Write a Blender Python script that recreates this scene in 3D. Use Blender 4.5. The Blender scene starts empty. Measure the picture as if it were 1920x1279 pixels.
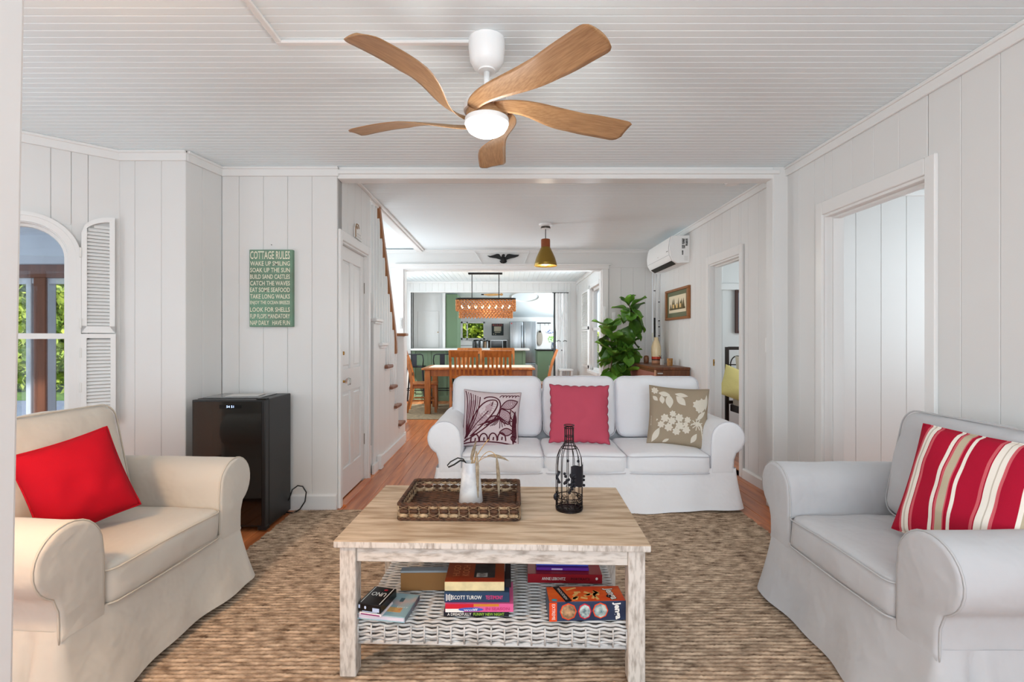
import bpy, bmesh, math, random
from mathutils import Vector, Matrix, noise as mnoise
random.seed(7)
PI = math.pi
R = math.radians
sc = bpy.context.scene
COL = sc.collection

# ------------------------------------------------------------------ camera
F, VX, VY, HC = 930.0, 952.0, 634.0, 1.2          # focal length in px, vanishing point, eye height
cam_d = bpy.data.cameras.new('camera'); cam = bpy.data.objects.new('camera', cam_d); COL.objects.link(cam)
cam.location = (0, 0, HC); cam.rotation_euler = (R(90), 0, 0)
cam_d.sensor_fit = 'HORIZONTAL'; cam_d.sensor_width = 36.0; cam_d.lens = F/1920*36
cam_d.shift_x = (960-VX)/1920; cam_d.shift_y = (VY-639.5)/1920
cam_d.clip_start = 0.05; cam_d.clip_end = 200
sc.camera = cam
def at(px, py, Y):
    "point of the place seen at a photo pixel, at depth Y"
    return Vector(((px-VX)*Y/F, Y, HC-(py-VY)*Y/F))

# ------------------------------------------------------------------ world, sun, daylight and fill lamps, exposure
w = bpy.data.worlds.new('world'); sc.world = w; w.use_nodes = True
bg = w.node_tree.nodes['Background']; bg.inputs[0].default_value = (0.80, 0.90, 1.0, 1); bg.inputs[1].default_value = 1.8
def sun(name, strength, color, rot, angle=2.0):
    d = bpy.data.lights.new(name, 'SUN'); d.energy = strength; d.color = color; d.angle = R(angle)
    o = bpy.data.objects.new(name, d); COL.objects.link(o); o.rotation_euler = rot; return o
sun('sun', 8.0, (1.0, 0.95, 0.86), (R(42), 0, R(-28)))
def area(name, loc, direction, sx, sy, power, color=(1, 1, 1)):
    d = bpy.data.lights.new(name, 'AREA'); d.shape = 'RECTANGLE'; d.size = sx; d.size_y = sy; d.energy = power; d.color = color
    o = bpy.data.objects.new(name, d); COL.objects.link(o); o.location = loc
    o.rotation_euler = Vector(direction).to_track_quat('-Z', 'Y').to_euler(); return o
# daylight at the bay and right dining window; the other lamps are added fill
DAY_FILL = (0.845, 0.94, 1.0)
area('fill_front', (-0.1, -2.05, 1.45), (0, 1, 0.46), 3.6, 1.7, 168, DAY_FILL)  # added fill behind the camera, tilted up to lift the ceiling
area('daylight_bay', (-3.02, 1.7, 1.3), (1, 0.05, 0.12), 1.2, 1.2, 12, DAY_FILL)
area('fill_side_room', (3.9, 2.7, 1.5), (-1, 0.2, 0), 1.2, 1.3, 36, DAY_FILL)  # added lamp brightening the side room, its wall has no window
area('fill_bedroom', (4.4, 4.9, 1.5), (-1, 0.2, 0), 1.2, 1.3, 40, DAY_FILL)  # added lamp in the bedroom, the wall behind it is closed
area('fill_stairwell', (-2.05, 6.2, 1.5), (1, -0.3, 0.35), 0.9, 1.5, 52, DAY_FILL)  # added fill for the middle room, no window in the stairwell
area('fill_dining_left', (-2.2, 8.0, 1.45), (1, 0, 0.1), 1.3, 1.3, 56, DAY_FILL)  # added lamp for an unseen, assumed window left of the dining room
area('daylight_dining_right', (1.26, 7.5, 1.4), (-1, 0.1, 0), 0.7, 1.2, 45, DAY_FILL)
area('fill_kitchen', (1.5, 11.0, 1.5), (-1, 0, 0), 1.4, 1.0, 85, DAY_FILL)  # added lamp by the closed right wall to brighten the kitchen
vs = sc.view_settings
vs.view_transform = 'Standard'; vs.look = 'None'; vs.gamma = 1.0; vs.use_curve_mapping = False; vs.exposure = -0.5
try:
    sc.cycles.use_denoising = True; sc.cycles.max_bounces = 8; sc.cycles.diffuse_bounces = 5
    sc.cycles.sample_clamp_indirect = 6.0; sc.cycles.caustics_reflective = False; sc.cycles.caustics_refractive = False
except Exception: pass

# ------------------------------------------------------------------ materials
def lin(c):
    "sRGB 0-255 triple to linear"
    return tuple(((v/255)/12.92 if v/255 <= 0.04045 else ((v/255+0.055)/1.055)**2.4) for v in c)
MATS = {}
def mat(name, rgb, rough=0.5, metal=0.0, var=0.0, vscale=6.0, stretch=(1, 1, 1), bump=0.0, bscale=40.0, rgb2=None, coat=0.0,
        sheen=0.0, emit=None, estr=0.0, trans=0.0, alpha=1.0, spec=0.5, detail=4.0, contrast=(0.3, 0.7), bstretch=None, objcoord=True, ior=1.45, bdist=0.004):
    if name in MATS: return MATS[name]
    m = bpy.data.materials.new(name); m.use_nodes = True; nt = m.node_tree
    b = nt.nodes['Principled BSDF']; c = lin(rgb)
    b.inputs['Base Color'].default_value = (*c, 1); b.inputs['Roughness'].default_value = rough; b.inputs['Metallic'].default_value = metal
    b.inputs['Specular IOR Level'].default_value = spec; b.inputs['IOR'].default_value = ior
    if coat: b.inputs['Coat Weight'].default_value = coat; b.inputs['Coat Roughness'].default_value = 0.12
    if sheen: b.inputs['Sheen Weight'].default_value = sheen
    if trans: b.inputs['Transmission Weight'].default_value = trans
    if alpha < 1: b.inputs['Alpha'].default_value = alpha
    if emit: b.inputs['Emission Color'].default_value = (*lin(emit), 1); b.inputs['Emission Strength'].default_value = estr
    if var or rgb2 or bump:
        tc = nt.nodes.new('ShaderNodeTexCoord')
        def mapped(scl):
            mp = nt.nodes.new('ShaderNodeMapping'); mp.inputs['Scale'].default_value = scl
            nt.links.new(tc.outputs['Object'], mp.inputs['Vector']); return mp
    if var or rgb2:
        n = nt.nodes.new('ShaderNodeTexNoise'); n.inputs['Scale'].default_value = vscale; n.inputs['Detail'].default_value = detail
        nt.links.new(mapped(stretch).outputs[0], n.inputs['Vector'])
        r = nt.nodes.new('ShaderNodeValToRGB'); r.color_ramp.elements[0].position, r.color_ramp.elements[1].position = contrast
        if rgb2: c2 = lin(rgb2)
        else: c2 = tuple(v*(1-var) for v in c)
        r.color_ramp.elements[0].color = (*c2, 1); r.color_ramp.elements[1].color = (*c, 1)
        nt.links.new(n.outputs['Fac'], r.inputs['Fac']); nt.links.new(r.outputs['Color'], b.inputs['Base Color'])
    if bump:
        n2 = nt.nodes.new('ShaderNodeTexNoise'); n2.inputs['Scale'].default_value = bscale; n2.inputs['Detail'].default_value = 3
        nt.links.new(mapped(bstretch or stretch).outputs[0], n2.inputs['Vector'])
        bp = nt.nodes.new('ShaderNodeBump'); bp.inputs['Strength'].default_value = bump; bp.inputs['Distance'].default_value = bdist
        nt.links.new(n2.outputs['Fac'], bp.inputs['Height']); nt.links.new(bp.outputs['Normal'], b.inputs['Normal'])
    MATS[name] = m; return m
def per_object(m, amount=0.25):
    "shift brightness a little from object to object"
    nt = m.node_tree; b = nt.nodes['Principled BSDF']
    info = nt.nodes.new('ShaderNodeObjectInfo'); mp = nt.nodes.new('ShaderNodeMapRange')
    mp.inputs['To Min'].default_value = 1-amount; mp.inputs['To Max'].default_value = 1+amount
    nt.links.new(info.outputs['Random'], mp.inputs['Value'])
    mx = nt.nodes.new('ShaderNodeMix'); mx.data_type = 'RGBA'; mx.blend_type = 'MULTIPLY'; mx.inputs[0].default_value = 1
    src = b.inputs['Base Color'].links[0].from_socket if b.inputs['Base Color'].is_linked else None
    if src: nt.links.new(src, mx.inputs[6])
    else: mx.inputs[6].default_value = b.inputs['Base Color'].default_value
    nt.links.new(mp.outputs[0], mx.inputs[7]); nt.links.new(mx.outputs[2], b.inputs['Base Color']); return m

M_WALL = mat('wall_paint', (222, 221, 219), 0.45, var=0.03, vscale=2.5)
M_CEIL = mat('ceiling_paint', (230, 239, 242), 0.5)
M_TRIM = mat('trim_paint', (228, 227, 225), 0.32)
M_SHUT = mat('shutter_paint', (234, 234, 232), 0.4)
M_FLOOR = per_object(mat('pine_floor', (218, 134, 80), 0.3, rgb2=(170, 92, 50), vscale=3.0, stretch=(9, 0.7, 1), bump=0.12, bscale=10, coat=0.15), 0.16)
M_SUBFL = mat('floor_gap', (52, 26, 14), 0.8)
M_OAK = mat('fan_wood', (178, 140, 100), 0.45, rgb2=(148, 110, 74), vscale=7, stretch=(2, 26, 26), detail=6)
M_WHITE = mat('white_metal', (238, 238, 237), 0.35)
M_BLACK = mat('black_metal', (22, 21, 21), 0.45, metal=0.4)
M_BRASS = mat('brass', (176, 132, 62), 0.3, metal=1.0)
M_GLASS = mat('glass', (255, 255, 255), 0.03, trans=1.0, alpha=0.12, spec=0.4)

# ------------------------------------------------------------------ mesh helpers
class MB:
    def __init__(s): s.v = []; s.f = []; s.m = []; s.mats = []; s.cur = 0
    def use(s, m):
        if m not in s.mats: s.mats.append(m)
        s.cur = s.mats.index(m); return s
    def add(s, vs, fs, T=None):
        o = len(s.v)
        for p in vs: s.v.append(tuple(T @ Vector(p)) if T else tuple(p))
        for f in fs: s.f.append(tuple(i+o for i in f)); s.m.append(s.cur)
        return s
    def box(s, x0, x1, y0, y1, z0, z1, T=None):
        vs = [(x, y, z) for z in (z0, z1) for y in (y0, y1) for x in (x0, x1)]
        return s.add(vs, [(0, 2, 3, 1), (4, 5, 7, 6), (0, 1, 5, 4), (1, 3, 7, 5), (3, 2, 6, 7), (2, 0, 4, 6)], T)
    def bbox(s, x0, x1, y0, y1, z0, z1, b=0.005, seg=2, T=None):
        bm = bmesh.new(); bmesh.ops.create_cube(bm, size=1)
        for v in bm.verts: v.co = Vector(((x0+x1)/2+v.co.x*(x1-x0), (y0+y1)/2+v.co.y*(y1-y0), (z0+z1)/2+v.co.z*(z1-z0)))
        b = min(b, 0.49*min(x1-x0, y1-y0, z1-z0))
        bmesh.ops.bevel(bm, geom=bm.edges[:], offset=b, segments=seg, profile=0.5, affect='EDGES')
        bm.verts.index_update(); vs = [v.co.copy() for v in bm.verts]; fs = [[v.index for v in f.verts] for f in bm.faces]; bm.free()
        return s.add(vs, fs, T)
    def prism(s, poly, y0, y1, T=None, axis='y'):
        "polygon in x,z pulled along y (axis='z': polygon in x,y pulled along z; axis='x': polygon in y,z pulled along x)"
        n = len(poly)
        pt = {'y': lambda a, b, c: (a, c, b), 'z': lambda a, b, c: (a, b, c), 'x': lambda a, b, c: (c, a, b)}[axis]
        vs = [pt(a, b, y0) for a, b in poly]+[pt(a, b, y1) for a, b in poly]
        fs = [tuple(range(n-1, -1, -1)), tuple(range(n, 2*n))]+[(i, (i+1) % n, n+(i+1) % n, n+i) for i in range(n)]
        return s.add(vs, fs, T)
    def lathe(s, prof, n=24, T=None, cap=True):
        vs = []; fs = []
        for r, z in prof:
            for k in range(n): a = 2*PI*k/n; vs.append((r*math.cos(a), r*math.sin(a), z))
        for i in range(len(prof)-1):
            for k in range(n): fs.append((i*n+k, i*n+(k+1) % n, (i+1)*n+(k+1) % n, (i+1)*n+k))
        if cap:
            fs.append(tuple(range(n-1, -1, -1))); o = (len(prof)-1)*n; fs.append(tuple(o+k for k in range(n)))
        return s.add(vs, fs, T)
    def tube(s, path, r, n=8, closed=False, cap=True, T=None, flat=1.0):
        P = [Vector(p) for p in path]; N = len(P); vs = []; fs = []; up = None
        rr = r if callable(r) else (lambda t: r)
        for i in range(N):
            a = P[(i-1) % N] if (closed or i > 0) else P[i]; b = P[(i+1) % N] if (closed or i < N-1) else P[i]
            t = (b-a); t = t.normalized() if t.length > 1e-9 else Vector((0, 0, 1))
            if up is None: up = Vector((0, 0, 1)) if abs(t.z) < 0.9 else Vector((1, 0, 0))
            u = (up-t*up.dot(t)); u = u.normalized() if u.length > 1e-6 else t.orthogonal().normalized(); up = u
            w_ = t.cross(u); q = rr(i/max(1, N-1))
            for k in range(n): ang = 2*PI*k/n; vs.append(P[i]+(u*math.cos(ang)*flat+w_*math.sin(ang))*q)
        for i in range(N if closed else N-1):
            j = (i+1) % N
            for k in range(n): fs.append((i*n+k, i*n+(k+1) % n, j*n+(k+1) % n, j*n+k))
        if cap and not closed: fs.append(tuple(range(n-1, -1, -1))); fs.append(tuple((N-1)*n+k for k in range(n)))
        return s.add(vs, fs, T)
    def cyl(s, p0, p1, r, n=12, r1=None, T=None):
        r1 = r if r1 is None else r1
        return s.tube([p0, p1], (lambda t: r+(r1-r)*t), n, T=T)
    def grid(s, fn, nu, nv, T=None, closed_u=False):
        vs = [fn(i/(nu if closed_u else nu-1), j/(nv-1)) for j in range(nv) for i in range(nu)]
        fs = []
        for j in range(nv-1):
            for i in range(nu if closed_u else nu-1):
                a, b = j*nu+i, j*nu+(i+1) % nu; fs.append((a, b, b+nu, a+nu))
        return s.add(vs, fs, T)
    def ball(s, c, rx, ry, rz, n=10, m=6, T=None):
        c = Vector(c)
        prof = [(math.sin(PI*i/m), -math.cos(PI*i/m)) for i in range(m+1)]; vs = []; fs = []
        for r_, z in prof:
            for k in range(n): a = 2*PI*k/n; vs.append(c+Vector((rx*r_*math.cos(a), ry*r_*math.sin(a), rz*z)))
        for i in range(m):
            for k in range(n): fs.append((i*n+k, i*n+(k+1) % n, (i+1)*n+(k+1) % n, (i+1)*n+k))
        return s.add(vs, fs, T)
    def mesh(s, name, smooth=False):
        me = bpy.data.meshes.new(name); me.from_pydata(s.v, [], s.f)
        for m in s.mats: me.materials.append(m)
        if len(s.mats) > 1: me.polygons.foreach_set('material_index', s.m)
        if smooth: me.polygons.foreach_set('use_smooth', [True]*len(me.polygons))
        me.validate(); me.update(); return me
def link(name, me, parent=None, loc=(0, 0, 0), rot=(0, 0, 0)):
    o = bpy.data.objects.new(name, me); COL.objects.link(o); o.location = loc; o.rotation_euler = rot
    if parent: o.parent = parent
    return o
def obj(name, mb, m=None, parent=None, smooth=False, loc=(0, 0, 0), rot=(0, 0, 0), sharp=None):
    if m is not None and not mb.mats: mb.mats = [m]
    me = mb.mesh(name, smooth or bool(sharp))
    if sharp:
        bm = bmesh.new(); bm.from_mesh(me); bmesh.ops.remove_doubles(bm, verts=bm.verts, dist=1e-5)
        bmesh.ops.recalc_face_normals(bm, faces=bm.faces)
        for e in bm.edges: e.smooth = not (len(e.link_faces) == 2 and e.calc_face_angle(0) > R(sharp))
        bm.to_mesh(me); bm.free()
    return link(name, me, parent, loc, rot)
def tag(o, label=None, cat=None, group=None, kind=None):
    if label: o['label'] = label
    if cat: o['category'] = cat
    if group: o['group'] = group
    if kind: o['kind'] = kind
    return o
def struct(name, mb, m=None, parent=None, **k):
    o = obj(name, mb, m, parent, **k); o['kind'] = 'structure'; return o
def thing(name, label, cat, loc=(0, 0, 0), rz=0, group=None):
    o = bpy.data.objects.new(name, None); COL.objects.link(o); o.location = loc; o.rotation_euler = (0, 0, rz); o.empty_display_size = 0.1
    return tag(o, label, cat, group)
def copy_tree(o, parent=None, **kw):
    c = o.copy(); COL.objects.link(c); c.parent = parent
    for k, v in kw.items(): c[k] = v
    for ch in o.children: copy_tree(ch, c)
    return c
def text(name, s, m, parent, width=None, height=None, T=Matrix(), depth=0.0008, align='CENTER', bold=0.0, shear=0.0):
    "flat lettering as mesh, in its own x,y plane, fitted to width x height, placed by T"
    cu = bpy.data.curves.new(name, 'FONT'); cu.body = s; cu.extrude = 0; cu.align_x = 'LEFT'; cu.offset = bold; cu.shear = shear; cu.resolution_u = 2
    t = bpy.data.objects.new(name, cu); COL.objects.link(t)
    me = bpy.data.meshes.new_from_object(t); bpy.data.objects.remove(t); bpy.data.curves.remove(cu)
    xs = [v.co.x for v in me.vertices]; ys = [v.co.y for v in me.vertices]
    x0, x1, y0, y1 = min(xs), max(xs), min(ys), max(ys)
    sy = height/(y1-y0) if height else width/(x1-x0); sx = width/(x1-x0) if width else sy
    for v in me.vertices: v.co = T @ Vector(((v.co.x-(x0+x1)/2)*sx, (v.co.y-(y0+y1)/2)*sy, depth))
    me.materials.clear(); me.materials.append(m)
    return link(name, me, parent)
def frame_T(o, x, y):
    "matrix whose x and y axes are the given directions, at o"
    x = Vector(x).normalized(); y = Vector(y).normalized(); z = x.cross(y)
    return Matrix(((x.x, y.x, z.x, o[0]), (x.y, y.y, z.y, o[1]), (x.z, y.z, z.z, o[2]), (0, 0, 0, 1)))
# ================================================================== THE SETTING
CZ, CZ2, CZ3 = 2.395, 2.44, 2.28        # ceilings: living room, middle room, dining room
_board = {}
def board_mesh(wd, h, t=0.014):
    k = (round(wd, 3), round(h, 3), t)
    if k not in _board:
        g, c = 0.0006, 0.0024
        poly = [(g, 0), (wd-g, 0), (wd-g, t-c), (wd-g-c, t), (g+c, t), (g, t-c)]
        mb = MB(); mb.prism(poly, 0, h, axis='z'); mb.mats = [M_WALL]; _board[k] = mb.mesh('board')
    return _board[k]
def wall(name, p0, p1, z0, z1, holes=(), bw=0.17, th=0.10, off=0.0, boards=True, crown=0.07, base=0.11, kind=None, m=None):
    p0 = Vector((*p0, 0)); p1 = Vector((*p1, 0)); d = (p1-p0); L = d.length; d.normalize(); n = Vector((-d.y, d.x, 0))
    T = frame_T(p0, d, n); rz = math.atan2(d.y, d.x)
    def spans(a, b):
        zs = [(z0, z1)]
        for h0, h1, ha, hb in holes:
            if h0 <= a+1e-4 and h1 >= b-1e-4:
                zs = [q for s_, e in zs for q in ((s_, min(e, ha)), (max(s_, hb), e)) if q[1]-q[0] > 1e-3]
        return zs
    cuts = sorted({0.0, L, *[min(max(x, 0), L) for h in holes for x in h[:2]]})
    mb = MB()
    for a, b in zip(cuts, cuts[1:]):
        if b-a < 1e-3: continue
        for s_, e in spans(a, b): mb.box(a, b, -th, -0.014 if boards else 0, s_, e, T)
    o = struct(name, mb, m or M_WALL)
    if boards:
        us = [0.0]; x = off if off > 0.01 else bw
        while x < L-0.01: us.append(x); x += bw
        us.append(L); us = sorted({*us, *cuts})
        for a, b in zip(us, us[1:]):
            if b-a < 0.006: continue
            for s_, e in spans(a, b):
                q = link('board', board_mesh(b-a, e-s_), o, p0+d*a-n*0.014+Vector((0, 0, s_)), (0, 0, rz))
    return o, T, L
NTRIM = [0]
def trim(mb, m=None, **k):
    NTRIM[0] += 1; return struct('trim_%d' % NTRIM[0], mb, m or M_TRIM, **k)
def crown(T, u0, u1, z1, h=0.065, t=0.016):
    mb = MB(); mb.bbox(u0, u1, 0, t, z1-h, z1, 0.003, 1, T); mb.bbox(u0, u1, 0, t+0.012, z1-0.018, z1, 0.004, 1, T); return trim(mb)
def baseboard(side, T, u0, u1, h=0.11, t=0.018):
    mb = MB(); mb.prism([(0, 0), (t, 0), (t, h-0.012), (t-0.008, h), (0, h)], u0, u1, T @ Matrix(((0, 0, 1, 0), (1, 0, 0, 0), (0, 1, 0, 0), (0, 0, 0, 1))), axis='z')
    return struct('baseboard_'+side, mb, M_TRIM)

# ---- living room walls (interior on the left of each run)
oA, TA, LA = wall('wall_middle_left', (-1.194, 3.47), (-2.0, 3.47), 0, CZ, off=0.176)
crown(TA, -0.014, LA, CZ); baseboard('middle_left', TA, 0, LA)
oC, TC, LC = wall('wall_left_return', (-2.0, 3.47), (-2.056, 3.166), 0, CZ); crown(TC, 0, LC, CZ); baseboard('left_return', TC, 0, LC)
oB, TB, LB = wall('wall_left_front', (-2.056, 3.166), (-2.51, 3.166), 0, CZ, off=0.155); crown(TB, -0.012, 0.425, CZ); baseboard('left_front', TB, 0, 0.42)
UC, WA, ZS, ZB = 0.43, 0.185, 1.69, 0.675      # bay window: centre, half width, arch spring, sill
oD, TD, LD = wall('wall_left_bay', (-2.475, 3.166), (-3.114, 2.591), 0, CZ, holes=[(UC-WA-0.012, UC+WA+0.012, ZB-0.02, ZS+WA+0.012)], off=0.155)
crown(TD, 0, LD, CZ); baseboard('left_bay', TD, 0, LD)
oE, TE, LE = wall('wall_left_middle', (-3.114, 2.591), (-3.114, 1.2), 0, CZ, holes=[(0.2, 1.19, 0.66, 1.95)])
oG, TG, LG = wall('wall_left_near', (-3.114, 1.2), (-2.475, 0.62), 0, CZ, holes=[(0.24, 0.62, 0.66, 1.9)])
oH, TH, LH = wall('wall_left_end', (-2.475, 0.62), (-2.475, -2.2), 0, CZ)
oI, TI, LI = wall('wall_front', (-2.475, -2.2), (1.955, -2.2), 0, CZ, holes=[(0.5, 4.0, 0.5, 2.15)], boards=False)
oR, TR, LR = wall('wall_right', (1.955, -2.2), (1.955, 3.55), 0, CZ, holes=[(4.507, 5.26, 0, 1.959)], off=0.09)
crown(TR, 0, LR-0.05, CZ); baseboard('right', TR, 0, 4.456); baseboard('right', TR, 5.324, LR)
# casing of the right doorway
def casing(T, u0, u1, ztop, wd=0.058, t=0.02, jamb=0.11, wt=0.09, m=None):
    mb = MB()
    mb.bbox(u0-wd, u0, 0, t, 0, ztop+wd*1.4, 0.004, 1, T); mb.bbox(u1, u1+wd, 0, t, 0, ztop+wd*1.4, 0.004, 1, T)
    mb.bbox(u0, u1, 0, t, ztop, ztop+wd*1.4, 0.004, 1, T)
    a = trim(mb)
    mb = MB()
    mb.box(u0-0.006, u0+0.012, -jamb, 0.006, 0, ztop, T); mb.box(u1-0.012, u1+0.006, -jamb, 0.006, 0, ztop, T); mb.box(u0+0.012, u1-0.012, -jamb, 0.006, ztop-0.014, ztop+0.004, T)
    mb.box(u0+0.012, u0+0.024, -jamb*0.75, -jamb*0.35, 0, ztop-0.014, T); mb.box(u1-0.024, u1-0.012, -jamb*0.75, -jamb*0.35, 0, ztop-0.014, T)
    mb.box(u0+0.024, u1-0.024, -jamb*0.75, -jamb*0.35, ztop-0.026, ztop-0.014, T)
    b = trim(mb); return a, b
casing(TR, 4.507, 5.26, 1.959)
# square post and header between living room and middle room
mb = MB(); mb.bbox(1.852, 2.13, 3.463, 3.56, 0, CZ2, 0.006, 1); trim(mb, M_WALL)
mb = MB(); mb.bbox(-1.192, 1.90, 3.468, 3.58, 2.315, CZ2+0.02, 0.004, 1); mb.bbox(-1.192, 1.90, 3.452, 3.50, 2.345, 2.375, 0.006, 2); trim(mb)
# white door jamb standing close to the camera on the left
mb = MB(); Tj = Matrix.Translation((-0.7065, 0.66, 0)) @ Matrix.Rotation(R(1.0), 4, 'Y')
mb.bbox(-0.20, -0.022, -0.05, 0.05, 0, CZ, 0.004, 1, Tj); mb.bbox(-0.03, 0.0, -0.03, 0.038, 0, CZ, 0.006, 2, Tj); trim(mb)

# ---- middle room
oR2, TR2, LR2 = wall('wall_right_middle', (2.027, 3.55), (2.027, 6.95), 0, CZ2, holes=[(0.76, 1.42, 0, 1.93)], off=0.12)
crown(TR2, 0, LR2, CZ2); baseboard('right_middle', TR2, 0, 0.70, h=0.085); baseboard('right_middle', TR2, 1.49, LR2, h=0.085); casing(TR2, 0.76, 1.42, 1.93)
oBk, TBk, LBk = wall('wall_back', (2.027, 6.95), (-2.2, 6.95), 0, 2.19, holes=[(0.707, 3.484, 0, 2.164)], th=0.12, off=0.1)
mb = MB(); mb.box(-2.2, 2.027, 6.94, 7.07, 2.19, CZ2); struct('wall_back_frieze', mb, M_WALL)
crown(TBk, 0, LBk, CZ2, h=0.05); baseboard('back', TBk, 0, 0.63)
mb = MB()
for a, b in ((0.707-0.085, 0.707), (3.484, 3.484+0.085)): mb.bbox(a, b, 0.0, 0.024, 0, 2.164, 0.004, 1, TBk)
mb.bbox(0.61, 3.58, 0, 0.026, 2.164, 2.225, 0.004, 1, TBk); mb.bbox(0.59, 3.60, 0, 0.04, 2.215, 2.238, 0.005, 1, TBk); trim(mb)
mb = MB(); mb.box(-1.46, -1.44, 6.95, 7.08, 0, 2.164); mb.box(1.305, 1.322, 6.95, 7.08, 0, 2.164); mb.box(-1.44, 1.305, 6.95, 7.08, 2.15, 2.166); trim(mb)
# lozenge moulding round the eagle on the frieze
mb = MB()
a, b, c, d_ = at(890, 472, 6.93), at(992, 472, 6.93), at(982, 497, 6.93), at(906, 497, 6.93)
for p, q in ((a, d_), (b, c)): mb.tube([p, q], 0.006, 6)
trim(mb)
# stair side wall: door part, stepped part under the flight
oS, TS, LS = wall('wall_stair', (-1.194, 4.30), (-1.194, 3.473), 0, CZ2, holes=[(0.10, 0.765, 0, 1.90)], off=0.085)
casing(TS, 0.10, 0.765, 1.90, wd=0.05, jamb=0.09)
ST = [(5.52-0.2*k, 0.268+0.222*k) for k in range(10)]
mb = MB(); mb.box(-1.30, -1.21, 4.30, 5.70, 0, 0.25); struct('wall_stair_skirt', mb, M_WALL)
sw = bpy.data.objects['wall_stair_skirt']
for k, (y, z) in enumerate(ST[:6]):
    mb = MB(); y0 = max(4.302, y-0.10); y1 = y+0.10 if k else 5.70
    mb.bbox(-1.30, -1.194, y0, y1, 0, z-0.03, 0.002, 1); obj('board', mb, M_WALL, sw)
mb = MB(); mb.box(-1.194, -1.174, 4.55, 5.70, 0, 0.095); mb.box(-1.194, -1.176, 4.36, 4.52, 0, 0.08); mb.bbox(-1.194, -1.150, 4.52, 4.60, 0, 0.125, 0.004, 1); struct('baseboard_stair', mb, M_TRIM)
mb = MB(); mb.bbox(-1.275, -1.195, 3.55, 6.95, CZ2-0.035, CZ2, 0.006, 2); mb.bbox(-1.195, -1.165, 3.55, 6.95, CZ2-0.02, CZ2, 0.005, 2); trim(mb)
wall('wall_stairwell', (-2.2, 6.95), (-2.2, 3.57), 0, CZ2, boards=False)
# ---- dining room and kitchen
oDr, TDr, LDr = wall('wall_dining_right', (1.32, 7.07), (1.32, 9.46), 0, CZ3, holes=[(0.05, 0.80, 0.70, 1.98)])
oDb, TDb, LDb = wall('wall_dining_back', (1.32, 9.46), (-2.3, 9.46), 0, CZ3, holes=[(0.19, 3.17, 0, 2.07)], bw=0.12)
wall('wall_dining_left', (-2.3, 9.46), (-2.3, 7.07), 0, CZ3, boards=False, holes=[(0.7, 2.1, 0.8, 2.0)])
crown(TDr, 0, LDr, CZ3); crown(TDb, 0, LDb, CZ3, h=0.03)
mb = MB(); mb.box(-1.88, 1.16, 9.44, 9.47, 2.07, 2.09); mb.box(1.12, 1.14, 9.44, 9.57, 0, 2.07); mb.box(-1.87, -1.85, 9.44, 9.57, 0.99, 2.07); trim(mb)
wall('wall_kitchen_back', (1.9, 12.4), (-2.0, 12.4), 0, 1.78, boards=False, holes=[(2.47, 3.07, 1.16, 1.61)])
wall('wall_kitchen_left', (-1.95, 12.4), (-1.95, 9.56), 0, 2.4, boards=False)
wall('wall_kitchen_right', (1.6, 9.56), (1.6, 12.4), 0, 2.4, boards=False)
mb = MB(); mb.add([(-2.0, 9.56, 2.36), (1.9, 9.56, 2.36), (1.9, 12.5, 1.70), (-2.0, 12.5, 1.70), (-2.0, 9.56, 2.40), (1.9, 9.56, 2.40), (1.9, 12.5, 1.76), (-2.0, 12.5, 1.76)],
                  [(0, 3, 2, 1), (4, 5, 6, 7), (0, 1, 5, 4), (2, 3, 7, 6), (0, 4, 7, 3), (1, 2, 6, 5)]); struct('ceiling_kitchen', mb, M_CEIL)
# ---- side rooms
wall('wall_side_room', (4.2, 3.72), (2.055, 3.72), 0, CZ, bw=0.19, th=0.06, off=0.07)
mb = MB(); mb.bbox(2.055, 4.2, 3.70, 3.72, 2.265, 2.31, 0.004, 1); trim(mb)
wall('wall_side_room_end', (2.055, 1.0), (4.2, 1.0), 0, CZ, boards=False)
wall('wall_side_room_outer', (4.2, 1.0), (4.2, 3.72), 0, CZ, boards=False)
wall('wall_bedroom', (4.7, 6.2), (2.13, 6.2), 0, CZ2, bw=0.24, off=0.1)
mb = MB(); mb.bbox(2.13, 4.7, 6.17, 6.20, 1.80, 1.88, 0.004, 1); mb.bbox(2.66, 2.68, 6.18, 6.2, 1.88, CZ2, 0.004, 1); trim(mb)
wall('wall_bedroom_outer', (4.7, 3.8), (4.7, 6.2), 0, CZ2, boards=False)
wall('wall_bedroom_near', (2.13, 3.86), (4.7, 3.86), 0, CZ2, boards=False, th=0.06)

# ---- ceilings: narrow tongue-and-groove strips
def bead_strip(L, wd=0.044, t=0.012):
    g, c = 0.0005, (0.0028 if wd < 0.06 else 0.006)
    poly = [(0, t), (wd, t), (wd, c), (wd-g-c, 0), (g+c, 0), (0, c)]
    mb = MB(); mb.prism(poly, 0, L, axis='x'); mb.mats = [M_CEIL]; return mb.mesh('strip')
mb = MB(); mb.box(-3.3, 4.3, -2.3, 3.60, CZ+0.012, CZ+0.08); ceil = struct('ceiling', mb, M_CEIL)
me = bead_strip(5.20)
for k in range(46): link('strip', me, ceil, (-3.2, 1.44+0.0442*k, CZ))
mb = MB(); mb.box(-2.3, 4.8, 3.58, 7.0, CZ2+0.012, CZ2+0.08); ceil2 = struct('ceiling_middle', mb, M_CEIL)
me = bead_strip(3.30)
for k in range(76): link('strip', me, ceil2, (-1.25, 3.585+0.0442*k, CZ2))
mb = MB(); mb.box(-2.4, 1.42, 7.07, 9.56, CZ3+0.012, CZ3+0.08); ceil3 = struct('ceiling_dining', mb, M_CEIL)
me = bead_strip(2.40, 0.085)
for k in range(42): link('strip', me, ceil3, (1.30-0.0852*k, 7.07, CZ3), (0, 0, R(90)))
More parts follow.
